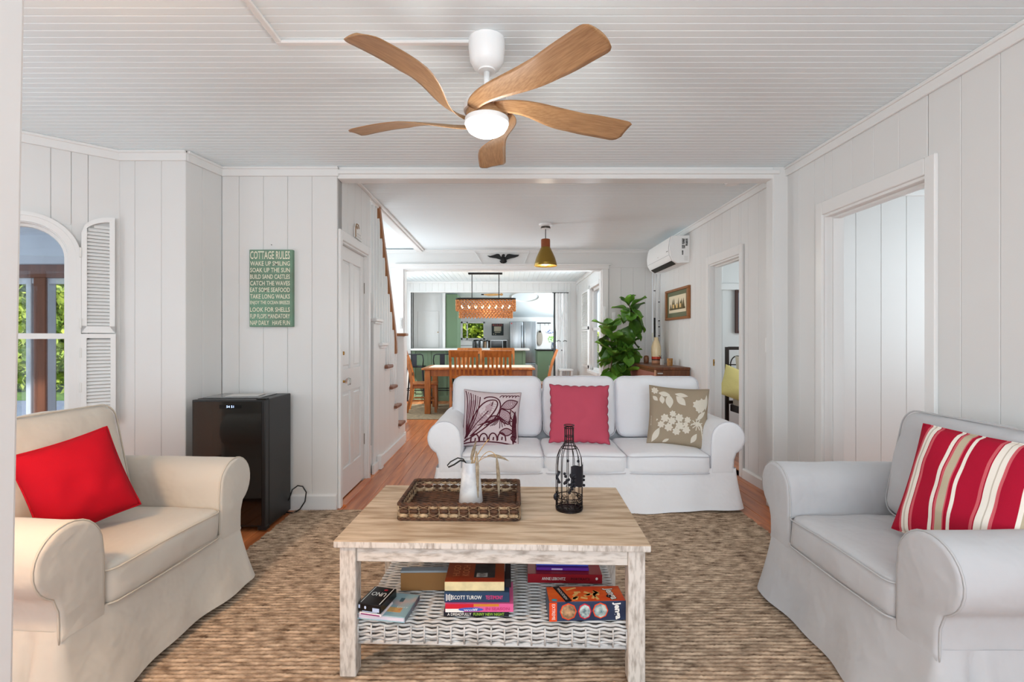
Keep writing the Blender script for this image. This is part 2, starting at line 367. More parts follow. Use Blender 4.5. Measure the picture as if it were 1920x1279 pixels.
mb = MB(); mb.box(2.03, 4.8, 3.8, 6.3, CZ2-0.002, CZ2+0.01); struct('ceiling_bedroom', mb, M_CEIL)

# ---- floor planks
mb = MB(); mb.box(-3.3, 4.9, -2.3, 12.6, -0.08, -0.016); floor = struct('floor', mb, M_SUBFL)
def plank_mesh(wd, L, cache={}):
    k = (wd, L)
    if k not in cache:
        g, c = 0.0012, 0.002
        poly = [(g, -0.016), (wd-g, -0.016), (wd-g, -c), (wd-g-c, 0), (g+c, 0), (g, -c)]
        mb = MB(); mb.prism(poly, 0.001, L-0.001, axis='y'); mb.mats = [M_FLOOR]; cache[k] = mb.mesh('plank')
    return cache[k]
rnd = random.Random(3)
x = -2.20
while x < 2.03:
    y = 0.4-rnd.choice((0, 0.5, 1.0, 1.5))
    while y < 12.4:
        L = rnd.choice((2.0, 2.6, 3.2, 3.8)); link('plank', plank_mesh(0.13, L), floor, (x, y, 0)); y += L
    x += 0.13
mb = MB(); mb.box(-3.2, -2.2, -2.2, 3.2, -0.016, 0); mb.box(2.01, 4.8, -2.2, 6.3, -0.016, 0); mb.box(-2.2, 2.01, -2.2, -1.2, -0.016, 0); struct('floor_side', mb, M_FLOOR)
mb = MB(); mb.box(-1.21, -1.15, 3.53, 4.20, 0, 0.014); obj('threshold', mb, M_FLOOR, floor)

# ---- bay window (window_1)
win = thing('window_1', None, None); win['kind'] = 'structure'
def arch_pts(a, zb, zs, n=20, cu=UC):
    return [(cu-a, zb)]+[(cu-a*math.cos(PI*i/n), zs+a*math.sin(PI*i/n)) for i in range(n+1)]+[(cu+a, zb)]
def band(mb, inner, outer, y0, y1, T):
    n = len(inner); vs = []
    for y in (y0, y1):
        for q in (inner, outer): vs += [(u, y, z) for u, z in q]
    f = []
    for i in range(n-1):
        a, b = i, i+1
        f += [(2*n+a, 2*n+b, 3*n+b, 3*n+a), (a, n+a, n+b, b), (a, b, 2*n+b, 2*n+a), (n+a, 3*n+a, 3*n+b, n+b)]
    mb.add(vs, f, T)
mb = MB(); band(mb, arch_pts(WA, ZB, ZS), arch_pts(WA+0.054, ZB, ZS), 0, 0.024, TD); band(mb, arch_pts(WA+0.034, ZB, ZS), arch_pts(WA+0.056, ZB, ZS), 0, 0.034, TD)
obj('casing', mb, M_TRIM, win)
mb = MB(); band(mb, arch_pts(WA-0.004, ZB, ZS), arch_pts(WA+0.012, ZB, ZS), -0.10, 0.004, TD); obj('jamb', mb, M_TRIM, win)
mb = MB(); q = WA+0.02
for s in (-1, 1):
    poly = [(UC+s*(WA+0.001)*math.cos(PI/2*i/8), ZS+(WA+0.001)*math.sin(PI/2*i/8)) for i in range(9)]+[(UC, ZS+q), (UC+s*q, ZS+q), (UC+s*q, ZS)]
    if s > 0: poly = poly[::-1]
    mb.prism(poly, -0.06, -0.002, TD)
obj('spandrel', mb, M_WALL, win)
mb = MB(); band(mb, arch_pts(WA-0.020, ZB+0.04, ZS), arch_pts(WA-0.003, ZB, ZS), -0.075, -0.04, TD)
mb.box(UC-WA, UC+WA, -0.075, -0.035, 1.195, 1.228, TD); mb.box(UC-WA, UC+WA, -0.075, -0.04, ZB, ZB+0.045, TD); sash = obj('sash', mb, M_TRIM, win)
mb = MB(); mb.box(UC-WA+0.018, UC+WA-0.018, -0.060, -0.056, ZB+0.04, 1.195, TD); obj('pane', mb, M_GLASS, sash)
mb = MB(); poly = [(UC-WA+0.018, 1.228), (UC+WA-0.018, 1.228)]+[(UC+(WA-0.018)*math.cos(PI*i/16), ZS+(WA-0.018)*math.sin(PI*i/16)) for i in range(17)]
mb.prism(poly, -0.060, -0.056, TD); obj('pane', mb, M_GLASS, sash)
mb = MB(); mb.bbox(UC-WA-0.08, UC+WA+0.08, -0.1, 0.06, ZB-0.035, ZB, 0.006, 2, TD); mb.bbox(UC-WA-0.06, UC+WA+0.06, 0, 0.02, ZB-0.11, ZB-0.035, 0.004, 1, TD); obj('sill', mb, M_TRIM, win)
# open louvred shutter folded back on the wall: arched upper leaf, lower leaf
def leaf(u0, u1, z0, ztop, arch, T, parent, y=0.014):
    fr = 0.026
    top = lambda u: ztop-(arch*(1-math.sqrt(max(0, 1-((u-u0)/(u1-u0))**2)))*1.0 if arch else 0)
    mb = MB(); n = 10
    outer = [(u0+(u1-u0)*i/n, top(u0+(u1-u0)*i/n)) for i in range(n+1)]
    inner = [(u0+fr+(u1-u0-2*fr)*i/n, top(u0+fr+(u1-u0-2*fr)*i/n)-fr*(1.0 if not arch else 1.15)) for i in range(n+1)]
    o_ = [(u0, z0)]+outer+[(u1, z0)]; i_ = [(u0+fr, z0+fr*1.6)]+inner+[(u1-fr, z0+fr*1.6)]
    band(mb, i_, o_, y, y+0.026, T); mb.box(u0, u1, y, y+0.026, z0, z0+fr*1.6, T)
    lf = obj('shutter', mb, M_SHUT, parent)
    z = z0+fr*1.6+0.012
    sl = MB(); sl.box(-0.5, 0.5, -0.010, 0.010, -0.0025, 0.0025); sl.mats = [M_SHUT]; sl = sl.mesh('slat')
    while True:
        ua, ub = u0+fr, u1-fr
        # shorten under the curved head
        while ub > ua and top(ub)-fr*1.2 < z+0.012: ub -= 0.004
        if ub-ua < 0.02: break
        c = T @ Vector(((ua+ub)/2, y+0.013, z)); s_ = link('slat', sl, lf)
        rot = T.to_3x3().to_4x4() @ Matrix.Rotation(R(-52), 4, 'X')
        s_.matrix_local = Matrix.Translation(c) @ rot @ Matrix.Diagonal((ub-ua+0.004, 1, 1, 1)); z += 0.0215
    return lf
leaf(0.028, 0.188, 1.232, 1.955, 0.115, TD, win); leaf(0.024, 0.190, ZB, 1.226, 0, TD, win, y=0.018)
mb = MB()
for z in (1.72, 1.29, 1.11, 0.9): mb.bbox(0.186, 0.197, 0.036, 0.046, z-0.03, z+0.03, 0.002, 1, TD)
obj('hinge', mb, mat('painted_hinge', (225, 224, 220), 0.35), win)
# plain sashes in the other two bay openings
for T, a, b, za, zb, nm in ((TE, 0.2, 1.19, 0.66, 1.95, 'window_2'), (TG, 0.24, 0.62, 0.66, 1.9, 'window_3')):
    mb = MB()
    mb.box(a, a+0.04, -0.08, -0.03, za, zb, T); mb.box(b-0.04, b, -0.08, -0.03, za, zb, T); mb.box(a+0.04, b-0.04, -0.08, -0.03, za, za+0.04, T); mb.box(a+0.04, b-0.04, -0.08, -0.03, zb-0.04, zb, T); mb.box(a+0.04, b-0.04, -0.08, -0.03, 1.19, 1.23, T)
    wo = struct(nm, mb, M_TRIM)
    for p0_, p1_ in ((za+0.04, 1.19), (1.23, zb-0.04)): mb = MB(); mb.box(a+0.04, b-0.04, -0.057, -0.053, p0_, p1_, T); obj('pane', mb, M_GLASS, wo)
# dining room window (window_4) with shutters folded on the wall, kitchen window (window_5)
wd_ = thing('window_4', None, None); wd_['kind'] = 'structure'
mb = MB(); mb.bbox(0.80, 0.85, 0, 0.024, 0.66, 2.04, 0.003, 1, TDr); mb.bbox(0.0, 0.85, 0, 0.024, 1.98, 2.04, 0.003, 1, TDr); mb.bbox(0.0, 0.90, 0, 0.05, 0.655, 0.70, 0.003, 1, TDr); obj('casing', mb, M_TRIM, wd_)
mb = MB(); mb.box(0.05, 0.09, -0.07, -0.03, 0.70, 1.98, TDr); mb.box(0.76, 0.80, -0.07, -0.03, 0.70, 1.98, TDr); mb.box(0.05, 0.8, -0.07, -0.03, 1.32, 1.36, TDr); mb.box(0.05, 0.8, -0.07, -0.03, 0.7, 0.74, TDr); mb.box(0.05, 0.8, -0.07, -0.03, 1.94, 1.98, TDr); obj('sash', mb, M_TRIM, wd_)
mb = MB(); mb.box(0.07, 0.78, -0.052, -0.048, 0.72, 1.96, TDr); obj('pane', mb, M_GLASS, wd_)
leaf(0.87, 1.55, 1.345, 1.98, 0, TDr, wd_); leaf(0.87, 1.55, 0.72, 1.335, 0, TDr, wd_)
mb = MB(); 
for a, b, za, zb in ((-1.17, -1.13, 1.16, 1.61), (-0.61, -0.57, 1.16, 1.61), (-1.17, -0.57, 1.57, 1.61), (-1.17, -0.57, 1.16, 1.2), (-1.03, -1.00, 1.16, 1.61)): mb.box(a, b, 12.41, 12.45, za, zb)
struct('window_5', mb, M_TRIM)

# ---- white four-panel door beside the stairs (door_1)
dr = thing('door_1', None, None); dr['kind'] = 'structure'
Y0, Y1, DX = 3.542, 4.193, -1.222
def Td(y, x=DX): return Matrix.Translation((x, y, 0))
mb = MB(); mb.box(DX-0.03, DX-0.006, Y0, Y1, 0.02, 1.884)
st = 0.095
for a, b, za, zb in ((Y0, Y0+st, 0.02, 1.884), (Y1-st, Y1, 0.02, 1.884), (Y0+st, Y1-st, 1.78, 1.884), (Y0+st, Y1-st, 0.80, 0.97), (Y0+st, Y1-st, 0.02, 0.23), ((Y0+Y1)/2-0.04, (Y0+Y1)/2+0.04, 0.23, 0.80), ((Y0+Y1)/2-0.04, (Y0+Y1)/2+0.04, 0.97, 1.78)):
    mb.bbox(DX-0.01, DX+0.008, a, b, za, zb, 0.003, 1)
obj('door_leaf', mb, M_TRIM, dr)
for a, b in ((Y0+st, (Y0+Y1)/2-0.04), ((Y0+Y1)/2+0.04, Y1-st)):
    for za, zb in ((0.23, 0.80), (0.97, 1.78)):
        mb = MB(); mb.bbox(DX-0.012, DX+0.004, a+0.022, b-0.022, za+0.022, zb-0.022, 0.008, 2); obj('panel', mb, M_TRIM, dr)
mb = MB(); mb.lathe([(0.026, 0), (0.026, 0.006), (0.02, 0.012), (0.014, 0.012), (0.013, 0.03), (0.0, 0.03)], 20, frame_T((DX+0.008, Y0+0.05, 1.09), (0, 1, 0), (0, 0, 1))); obj('deadbolt', mb, M_BRASS, dr, smooth=True)
mb = MB(); T = frame_T((DX+0.008, Y0+0.05, 0.885), (0, 1, 0), (0, 0, 1))
mb.bbox(-0.022, 0.022, -0.055, 0.055, 0, 0.006, 0.004, 2, T); mb.lathe([(0.012, 0.005), (0.009, 0.012), (0.009, 0.04)], 14, T); esc = obj('escutcheon', mb, M_BRASS, dr, smooth=True)
mb = MB(); mb.lathe([(0.010, 0.038), (0.022, 0.046), (0.028, 0.06), (0.024, 0.074), (0.0, 0.08)], 12, T); obj('knob', mb, mat('crystal', (240, 240, 238), 0.05, trans=0.8, spec=0.8), esc)
for z in (0.35, 1.62):
    mb = MB(); mb.box(DX+0.004, DX+0.014, Y1-0.006, Y1+0.012, z-0.045, z+0.045); obj('hinge', mb, mat('old_hinge', (120, 110, 95), 0.4, metal=0.7), dr)

# ---- outside: porch, drive, lawn
M_TIMB = mat('porch_timber', (112, 66, 42), 0.6, var=0.35, vscale=10, stretch=(4, 4, 0.4))
M_PBLUE = mat('porch_paint', (204, 214, 224), 0.6, var=0.12, vscale=4)
mb = MB(); mb.box(-14, -2.0, 6.2, 13.0, -0.46, -0.44); struct('ground_drive', mb, mat('asphalt_drive', (110, 122, 146), 0.9, var=0.15, vscale=5))
mb = MB(); mb.box(-30, 16, 13.0, 40, -0.46, -0.42); struct('ground_lawn', mb, mat('lawn', (92, 128, 50), 0.9, var=0.4, vscale=12))
mb = MB(); mb.box(-7, -2.48, 3.28, 4.6, -0.10, -0.02); struct('floor_porch', mb, mat('porch_deck', (120, 128, 142), 0.7, var=0.2, vscale=3, stretch=(8, 1, 1)))
mb = MB(); mb.box(-7.5, -2.4, 3.3, 6.5, 2.12, 2.16); mb.box(-7.5, -2.4, 4.33, 4.36, 1.85, 2.12); cp = struct('ceiling_porch', mb, M_PBLUE)
for k in range(14):
    mb = MB(); mb.bbox(-7.4, -2.45, 3.32+0.075*k, 3.392+0.075*k, 2.10, 2.12, 0.004, 1); obj('plank', mb, M_PBLUE, cp)
mb = MB(); mb.bbox(-7.4, -2.5, 4.34, 4.46, 1.73, 1.845, 0.006, 1); struct('trim_porch_beam', mb, M_TIMB)
# ================================================================== LIVING ROOM FURNITURE
M_SOFA = mat('white_slipcover', (246, 247, 250), 0.9, bump=0.5, bscale=6, bdist=0.03, sheen=0.2, spec=0.2)
M_ARM1 = mat('cream_slipcover', (196, 190, 180), 0.9, bump=0.55, bscale=6, bdist=0.03, sheen=0.2, spec=0.2)
M_ARM2 = mat('grey_slipcover', (190, 190, 192), 0.9, bump=0.55, bscale=6, bdist=0.03, sheen=0.2, spec=0.2)
def cushion(w_, d, h, r, puff, sag=0.0, seed=0, n=14, wr=0.004):
    bm = bmesh.new(); bmesh.ops.create_cube(bm, size=2); bmesh.ops.subdivide_edges(bm, edges=bm.edges[:], cuts=n, use_grid_fill=True)
    H = Vector((w_/2, d/2, h/2))
    for v in bm.verts:
        p = v.co.copy()
        for i in range(3): p[i] = math.sin(p[i]*PI/2)*H[i]
        c = Vector([max(-H[i]+r, min(H[i]-r, p[i])) for i in range(3)]); q = p-c
        if q.length > 1e-9: q = q.normalized()*r
        p = c+q; u, t = p.x/H.x, p.y/H.y
        k = (1-u*u)*(1-t*t); p.z += (1 if p.z > 0 else -0.35)*puff*k
        k2 = max(0, 1-(p.z/H.z)**2); p.x += math.copysign(puff*0.35*k2*(1-t*t), p.x)*abs(u)**4; p.y += math.copysign(puff*0.35*k2*(1-u*u), p.y)*abs(t)**4
        nz = mnoise.noise(Vector((p.x*7+seed*3.1, p.y*7, p.z*9+seed)))*wr*2+mnoise.noise(Vector((p.x*22+seed, p.y*9, p.z*22)))*wr*0.6
        p += p.normalized()*nz
        v.co = p
    bm.verts.index_update(); mb = MB(); mb.add([v.co.copy() for v in bm.verts], [[v.index for v in f.verts] for f in bm.faces]); bm.free(); return mb
def rrect(w_, d, r, n=6):
    pts = []
    for cx, cy, a0 in ((w_/2-r, d/2-r, 0), (-w_/2+r, d/2-r, 90), (-w_/2+r, -d/2+r, 180), (w_/2-r, -d/2+r, 270)):
        for i in range(n+1): a = R(a0+90*i/n); pts.append((cx+r*math.cos(a), cy+r*math.sin(a)))
    return pts
def dens(pts, step=0.012):
    out = []
    for i in range(len(pts)):
        a, b = Vector((*pts[i], 0)), Vector((*pts[(i+1) % len(pts)], 0)); k = max(1, int((b-a).length/step))
        for j in range(k): out.append(a.lerp(b, j/k))
    return out
def slipcover_seat(name, label, cat, W, D, nseat, m, mseam, loc, rz, back_w=None, aw=0.235, seed=1, seat_z=0.40, bt=0.86, bo=0.66):
    t = thing(name, label, cat, loc, rz); rnd = random.Random(seed)
    f = -D/2; hw = W/2-0.079; zt = 0.30
    # skirt
    base = [p+Vector((0, -0.010, 0)) for p in dens(rrect(2*hw, D-0.004, 0.02))]; nb = len(base); NZ = 12; vs = []
    nrm = []
    for i in range(nb):
        tg = base[(i+1) % nb]-base[i-1]; nrm.append(Vector((tg.y, -tg.x, 0)).normalized())
    ph = [rnd.uniform(0, 6.28) for _ in range(4)]
    for j in range(NZ):
        z = 0.022+(zt-0.022)*j/(NZ-1); k = 1-j/(NZ-1)
        for i, p in enumerate(base):
            s = i*0.012
            fold = (math.sin(s*11+ph[0])*0.5+math.sin(s*23+ph[1])*0.35+math.sin(s*5.3+ph[2])*0.7)*0.016*k**1.1
            pl = 0
            for cx, cy in ((hw, f+0.085), (-hw, f+0.085)):
                if abs(p.x-cx) < 0.03:
                    dd = p.y-cy; pl += -0.040*math.exp(-(dd/0.014)**2)+0.020*math.exp(-((dd-0.04)/0.022)**2)+0.020*math.exp(-((dd+0.04)/0.022)**2)
            off = 0.060*k**1.3+fold+pl*k**0.7
            lift = 0.012*math.sin(s*3.1+ph[3])*(k**3)
            vs.append((p.x+nrm[i].x*off, p.y+nrm[i].y*off, z+lift))
    fs = [(j*nb+i, j*nb+(i+1) % nb, (j+1)*nb+(i+1) % nb, (j+1)*nb+i) for j in range(NZ-1) for i in range(nb)]
    mb = MB(); mb.add(vs, fs); obj('skirt', mb, m, t, smooth=True)
    mb = MB(); mb.bbox(-hw+0.012, hw-0.012, f+0.02, D/2-0.02, 0.20, 0.285, 0.02, 3); obj('seat_base', mb, m, t, smooth=True)
    for x in (-hw+0.1, hw-0.1):
        for y in (f+0.1, D/2-0.1):
            mb = MB(); mb.box(x-0.03, x+0.03, y-0.03, y+0.03, 0.0, 0.21); obj('foot', mb, M_BLACK, t)
    # rolled arms
    prof = [(0, 0.26), (0, 0.36), (0.0, 0.46), (0.004, 0.50)]
    cx, cz, rr = 0.118, 0.505, 0.114
    for i in range(1, 19): a = R(178-240*i/18); prof.append((cx+rr*math.cos(a)*1.0, cz+rr*math.sin(a)))
    prof += [(0.166, 0.388), (0.156, 0.36), (0.154, 0.32), (0.154, 0.285), (0.152, 0.26)]
    for sgn in (-1, 1):
        mb = MB(); ys = [f-0.012, f-0.010, f-0.004, f+0.008]+[f+0.008+(D-0.11)*i/14 for i in range(1, 15)]
        ins = [0.016, 0.006, 0.0015, 0]+[0]*14; n = len(prof)
        cen = Vector((0.10, 0.40)); vs = []; fs = []
        for y, q in zip(ys, ins):
            for i, (a, z) in enumerate(prof):
                p = Vector((a, z)); pv, nx = Vector(prof[i-1]), Vector(prof[(i+1) % n]); tg = (nx-pv).normalized(); nr = Vector((tg.y, -tg.x))
                wv = mnoise.noise(Vector((a*9, y*8+seed, z*9+sgn*5)))*0.004 if q == 0 else 0
                p = p+nr*q - nr*wv
                vs.append((sgn*(W/2-aw+p.x), y, p.y))
        N = len(ys)
        for j in range(N-1):
            for i in range(n): fs.append((j*n+i, j*n+(i+1) % n, (j+1)*n+(i+1) % n, (j+1)*n+i))
        fs.append(tuple(range(n))); fs.append(tuple((N-1)*n+i for i in range(n)))
        if sgn > 0: fs = [q[::-1] for q in fs]
        mb.add(vs, fs); arm = obj('arm', mb, m, t, sharp=50)
        mb = MB(); mb.tube([(sgn*(W/2-aw+a), f-0.003, z) for a, z in prof], 0.0034, 6); obj('piping', mb, mseam, arm, smooth=True)
    # back
    bw2 = W-2*aw+0.16
    mb = MB(); mb.bbox(-bw2/2, bw2/2, f+bo+0.06, D/2-0.02, 0.20, bt-0.10, 0.055, 5); obj('backrest', mb, m, t, sharp=60)
    # seat cushions
    iw = W-2*aw; cw = iw/nseat; ch = 0.145
    for k in range(nseat):
        c = cushion(cw-0.004, 0.60, ch, 0.036, 0.024, seed=seed*10+k)
        o = obj('seat_cushion', c, m, t, smooth=True, loc=(-iw/2+cw*(k+0.5), f+0.284, seat_z-ch/2-0.004))
        for zz in (ch/2-0.014, -ch/2+0.014):
            mb = MB(); mb.tube([(p.x, p.y, zz+(0.003 if zz > 0 else -0.002)*math.cos(p.x*9)) for p in dens(rrect(cw-0.0, 0.612, 0.045), 0.03)], 0.0036, 6, closed=True); obj('piping', mb, mseam, o, smooth=True)
    # back cushions
    bws = back_w or [(-iw/2+cw*(k+0.5), cw) for k in range(nseat)]
    for k, (xc, wd) in enumerate(bws):
        hh = bt-seat_z+0.015
        c = cushion(wd-0.006, hh, 0.17, 0.055, 0.030, seed=seed*20+k+5, wr=0.006)
        o = obj('back_cushion', c, m, t, smooth=True, loc=(xc, f+bo, seat_z+hh/2-0.005), rot=(R(78), 0, R(rnd.uniform(-1.5, 1.5))))
        mb = MB(); mb.tube([(p.x, p.y, 0.062) for p in dens(rrect(wd-0.002, hh+0.004, 0.07), 0.03)], 0.0036, 6, closed=True); obj('piping', mb, mseam, o, smooth=True)
    return t
M_S1 = mat('white_piping', (212, 212, 218), 0.8); M_S2 = mat('cream_piping', (194, 185, 171), 0.8); M_S3 = mat('grey_piping', (184, 184, 185), 0.8)
slipcover_seat('sofa', 'white slipcovered three-seat sofa with rolled arms behind the coffee table', 'sofa', 2.24, 0.92, 3, M_SOFA, M_S1, (0.545, 3.90, 0), R(-0.5),
               back_w=[(-0.635, 0.72), (0.035, 0.585), (0.675, 0.68)], aw=0.255, seed=3, seat_z=0.40, bt=0.865)
slipcover_seat('armchair', 'cream slipcovered armchair with rolled arms under the arched window', 'armchair', 1.06, 0.90, 1, M_ARM1, M_S2, (-1.775, 1.975, 0.013), R(86), seed=5, seat_z=0.43, bt=0.87, bo=0.51)
slipcover_seat('armchair', 'grey slipcovered armchair with rolled arms beside the right doorway', 'armchair', 1.06, 0.64, 1, M_ARM2, M_S3, (1.552, 1.86, 0.013), R(-90), seed=8, seat_z=0.43, bt=0.86, bo=0.50)

# ---- throw pillows
def pillow_fn(w_, h, t, pinch=0.07, ex=2.6):
    def fn(u, v, side):
        x = w_/2*u*(1-pinch*(1-v*v)*(0.4+0.6*u*u)); z = h/2*v*(1-pinch*(1-u*u)*(0.4+0.6*v*v))
        k = max(0, (1-abs(u)**ex)*(1-abs(v)**ex))**0.62
        wr = mnoise.noise(Vector((u*2.3+w_*9, v*2.3, side)))*0.012*k
        return Vector((x, side*(t/2*k+0.003)+wr, z))
    return fn
def pillow_mesh(fn, n=26):
    mb = MB(); vs = []; fs = []
    for side in (-1, 1):
        o = len(vs)
        for j in range(n):
            for i in range(n): vs.append(fn(-1+2*i/(n-1), -1+2*j/(n-1), side))
        for j in range(n-1):
            for i in range(n-1):
                q = (o+j*n+i, o+j*n+i+1, o+(j+1)*n+i+1, o+(j+1)*n+i); fs.append(q if side < 0 else q[::-1])
    e = [i for i in range(n)]+[j*n+n-1 for j in range(1, n)]+[(n-1)*n+i for i in range(n-2, -1, -1)]+[j*n for j in range(n-2, 0, -1)]
    for a, b in zip(e, e[1:]+e[:1]): fs.append((b, a, n*n+a, n*n+b))
    mb.add(vs, fs); return mb
def edge_cord(fn, r, m, parent, n=22):
    e = [(-1+2*i/n, -1) for i in range(n)]+[(1, -1+2*i/n) for i in range(n)]+[(1-2*i/n, 1) for i in range(n)]+[(-1, 1-2*i/n) for i in range(n)]
    mb = MB(); mb.tube([(fn(u, v, -1)+fn(u, v, 1))/2 for u, v in e], r, 6, closed=True); return obj('piping', mb, m, parent, smooth=True)
def place(o, loc, yaw, lean, roll):
    o.matrix_world = Matrix.Translation(loc) @ Matrix.Rotation(R(yaw), 4, 'Z') @ Matrix.Rotation(R(-lean), 4, 'X') @ Matrix.Rotation(R(roll), 4, 'Y')
def ribbon(mb, fn, pts, wd, lift=0.0015, closed=False):
    "flat printed line of width wd following the pillow's face through (u,v) points"
    n = len(pts); vs = []; fs = []
    for i, (u, v) in enumerate(pts):
        a = pts[i-1] if (i > 0 or closed) else pts[i]; b = pts[(i+1) % n] if (i < n-1 or closed) else pts[i]
        d = Vector((b[0]-a[0], b[1]-a[1])); d = d.normalized() if d.length > 1e-9 else Vector((1, 0)); q = Vector((-d.y, d.x))*wd/2
        for s in (-1, 1):
            uu, vv = max(-0.995, min(0.995, u+q.x*s)), max(-0.995, min(0.995, v+q.y*s)); p = fn(uu, vv, -1); vs.append((p.x, p.y-lift, p.z))
    for i in range(n if closed else n-1):
        j = (i+1) % n; fs.append((2*i, 2*j, 2*j+1, 2*i+1))
    mb.add(vs, fs)
def patch(mb, fn, pts, lift=0.002):
    "filled printed shape: fan about its centre, following the face"
    c = (sum(p[0] for p in pts)/len(pts), sum(p[1] for p in pts)/len(pts)); n = len(pts); vs = [fn(*c, -1)]; fs = []
    for k in (0.5, 1.0):
        for u, v in pts: vs.append(fn(max(-0.99, min(0.99, c[0]+(u-c[0])*k)), max(-0.99, min(0.99, c[1]+(v-c[1])*k)), -1))
    vs = [(p.x, p.y-lift, p.z) for p in vs]
    for i in range(n): j = (i+1) % n; fs += [(0, 1+i, 1+j), (1+i, 1+n+i, 1+n+j, 1+j)]
    mb.add(vs, fs)
def bez(p0, p1, p2, p3=None, n=14):
    out = []
    for i in range(n+1):
        t = i/n
        if p3 is None: c = [(1-t)**2*a+2*t*(1-t)*b+t*t*d for a, b, d in zip(p0, p1, p2)]
        else: c = [(1-t)**3*a+3*t*(1-t)**2*b+3*t*t*(1-t)*d+t**3*e for a, b, d, e in zip(p0, p1, p2, p3)]
        out.append(tuple(c))
    return out
def leaf_outline(a, b, wd, n=10, bulge=0.5):
    a, b = Vector(a), Vector(b); d = b-a; q = Vector((-d.y, d.x)).normalized()*wd/2; out = []
    for s in (1, -1):
        r_ = range(n+1) if s > 0 else range(n-1, 0, -1)
        for i in r_: t = i/n; k = math.sin(PI*t**(0.7+bulge*0.6)); p = a+d*t+q*s*k; out.append((p.x, p.y))
    return out
# red cushion on the cream armchair
M_RED = mat('red_cotton', (168, 6, 28), 0.85, bump=0.2, bscale=300, spec=0.2, var=0.08, vscale=5)
fn = pillow_fn(0.30, 0.34, 0.13, 0.05); p = obj('throw_pillow', pillow_mesh(fn), M_RED, smooth=True)
tag(p, 'plain bright red throw pillow on the cream armchair', 'pillow'); place(p, at(145, 905, 1.87), 52, 20, -14); edge_cord(fn, 0.004, M_RED, p)
# striped pillow on the grey armchair
M_STR = mat('red_stripe_cotton', (176, 22, 52), 0.85, bump=0.2, bscale=300, spec=0.2)
nt = M_STR.node_tree; tc = nt.nodes.new('ShaderNodeTexCoord'); sx = nt.nodes.new('ShaderNodeSeparateXYZ'); cr = nt.nodes.new('ShaderNodeValToRGB')
nt.links.new(tc.outputs['Generated'], sx.inputs[0]); nt.links.new(sx.outputs['X'], cr.inputs['Fac']); nt.links.new(cr.outputs['Color'], nt.nodes['Principled BSDF'].inputs['Base Color'])
RD, PK, WH, TN, GY = (170, 18, 48), (206, 96, 104), (238, 230, 218), (190, 176, 150), (198, 186, 170)
stops = [(0, RD), (.065, PK), (.085, WH), (.105, GY), (.115, WH), (.145, RD), (.155, PK), (.175, RD), (.30, WH), (.325, RD), (.335, PK), (.35, TN), (.40, PK), (.41, RD), (.43, WH), (.455, RD), (.585, PK), (.605, RD), (.612, WH), (.65, GY), (.66, WH), (.69, PK), (.71, RD), (.82, WH), (.84, TN), (.88, WH), (.90, RD)]
els = cr.color_ramp.elements; cr.color_ramp.interpolation = 'CONSTANT'
els[0].position, els[0].color = 0, (*lin(RD), 1); els.remove(els[1])
for q, c in stops[1:]: e = els.new(q); e.color = (*lin(c), 1)
fn = pillow_fn(0.44, 0.41, 0.13, 0.04); p = obj('throw_pillow', pillow_mesh(fn), M_STR, smooth=True)
tag(p, 'red throw pillow with cream and tan stripes on the grey armchair', 'pillow'); place(p, (1.565, 1.655, 0.675), -74, 20, 2); edge_cord(fn, 0.0035, M_STR, p)
# patterned leaf pillow, left of the sofa
M_MOR = mat('pale_mauve_linen', (214, 198, 200), 0.9, spec=0.2); M_MORD = mat('plum_print', (84, 34, 46), 0.9, spec=0.2)
fn = pillow_fn(0.43, 0.42, 0.13, 0.07); p = obj('throw_pillow', pillow_mesh(fn), M_MOR, smooth=True)
tag(p, 'throw pillow printed with plum coloured swirling leaves on the white sofa', 'pillow'); place(p, at(921, 786, 3.70), 4, 14, 4)
mb = MB(); W1, W2 = 0.046, 0.022; M_MORM = mat('mauve_print', (186, 160, 166), 0.9, spec=0.2)
mq = MB()
for a, b, wd in (((-0.82, -0.7), (0.06, 0.64), 0.42), ((0.30, 0.40), (0.92, 0.66), 0.34), ((0.32, 0.36), (0.62, -0.18), 0.42), ((0.30, -0.48), (0.80, -0.42), 0.26), ((-0.9, -0.2), (-0.6, 0.9), 0.3), ((-0.18, -0.15), (0.25, 0.1), 0.2)): patch(mq, fn, leaf_outline(a, b, wd), 0.0006)
obj('print_tone', mq, M_MORM, p)
big = bez((-0.88, -0.75), (-0.7, 0.1), (-0.35, 0.75), (0.1, 0.68))+bez((0.1, 0.68), (0.35, 0.55), (0.05, 0.05), (-0.85, -0.80))
ribbon(mb, fn, big, W1); ribbon(mb, fn, bez((-0.82, -0.7), (-0.5, 0.0), (-0.05, 0.15), (0.02, 0.62)), W1*0.7)
for k in range(15):
    t = k/15; c = bez((-0.82, -0.7), (-0.5, 0.0), (-0.05, 0.15), (0.02, 0.62), 15)[k]; ribbon(mb, fn, [c, (c[0]+0.16*(0.4+t*0.6), c[1]-0.02)], 0.008)
    ribbon(mb, fn, [c, (c[0]-0.10*(0.5+t*0.5), c[1]+0.08)], 0.008)
ribbon(mb, fn, bez((-0.9, -0.85), (-0.1, -0.35), (0.45, 0.2), (0.25, 0.65))+bez((0.25, 0.65), (0.15, 0.85), (-0.2, 0.85), (-0.3, 0.7)), W1)
for k in range(7):
    x = -0.95+0.085*k; ribbon(mb, fn, bez((x, 0.95-0.03*k), (x+0.12-0.02*k, 0.55), (x-0.02, 0.1), (-0.86, -0.55-0.03*k)), W2 if k % 2 else W1*0.8)
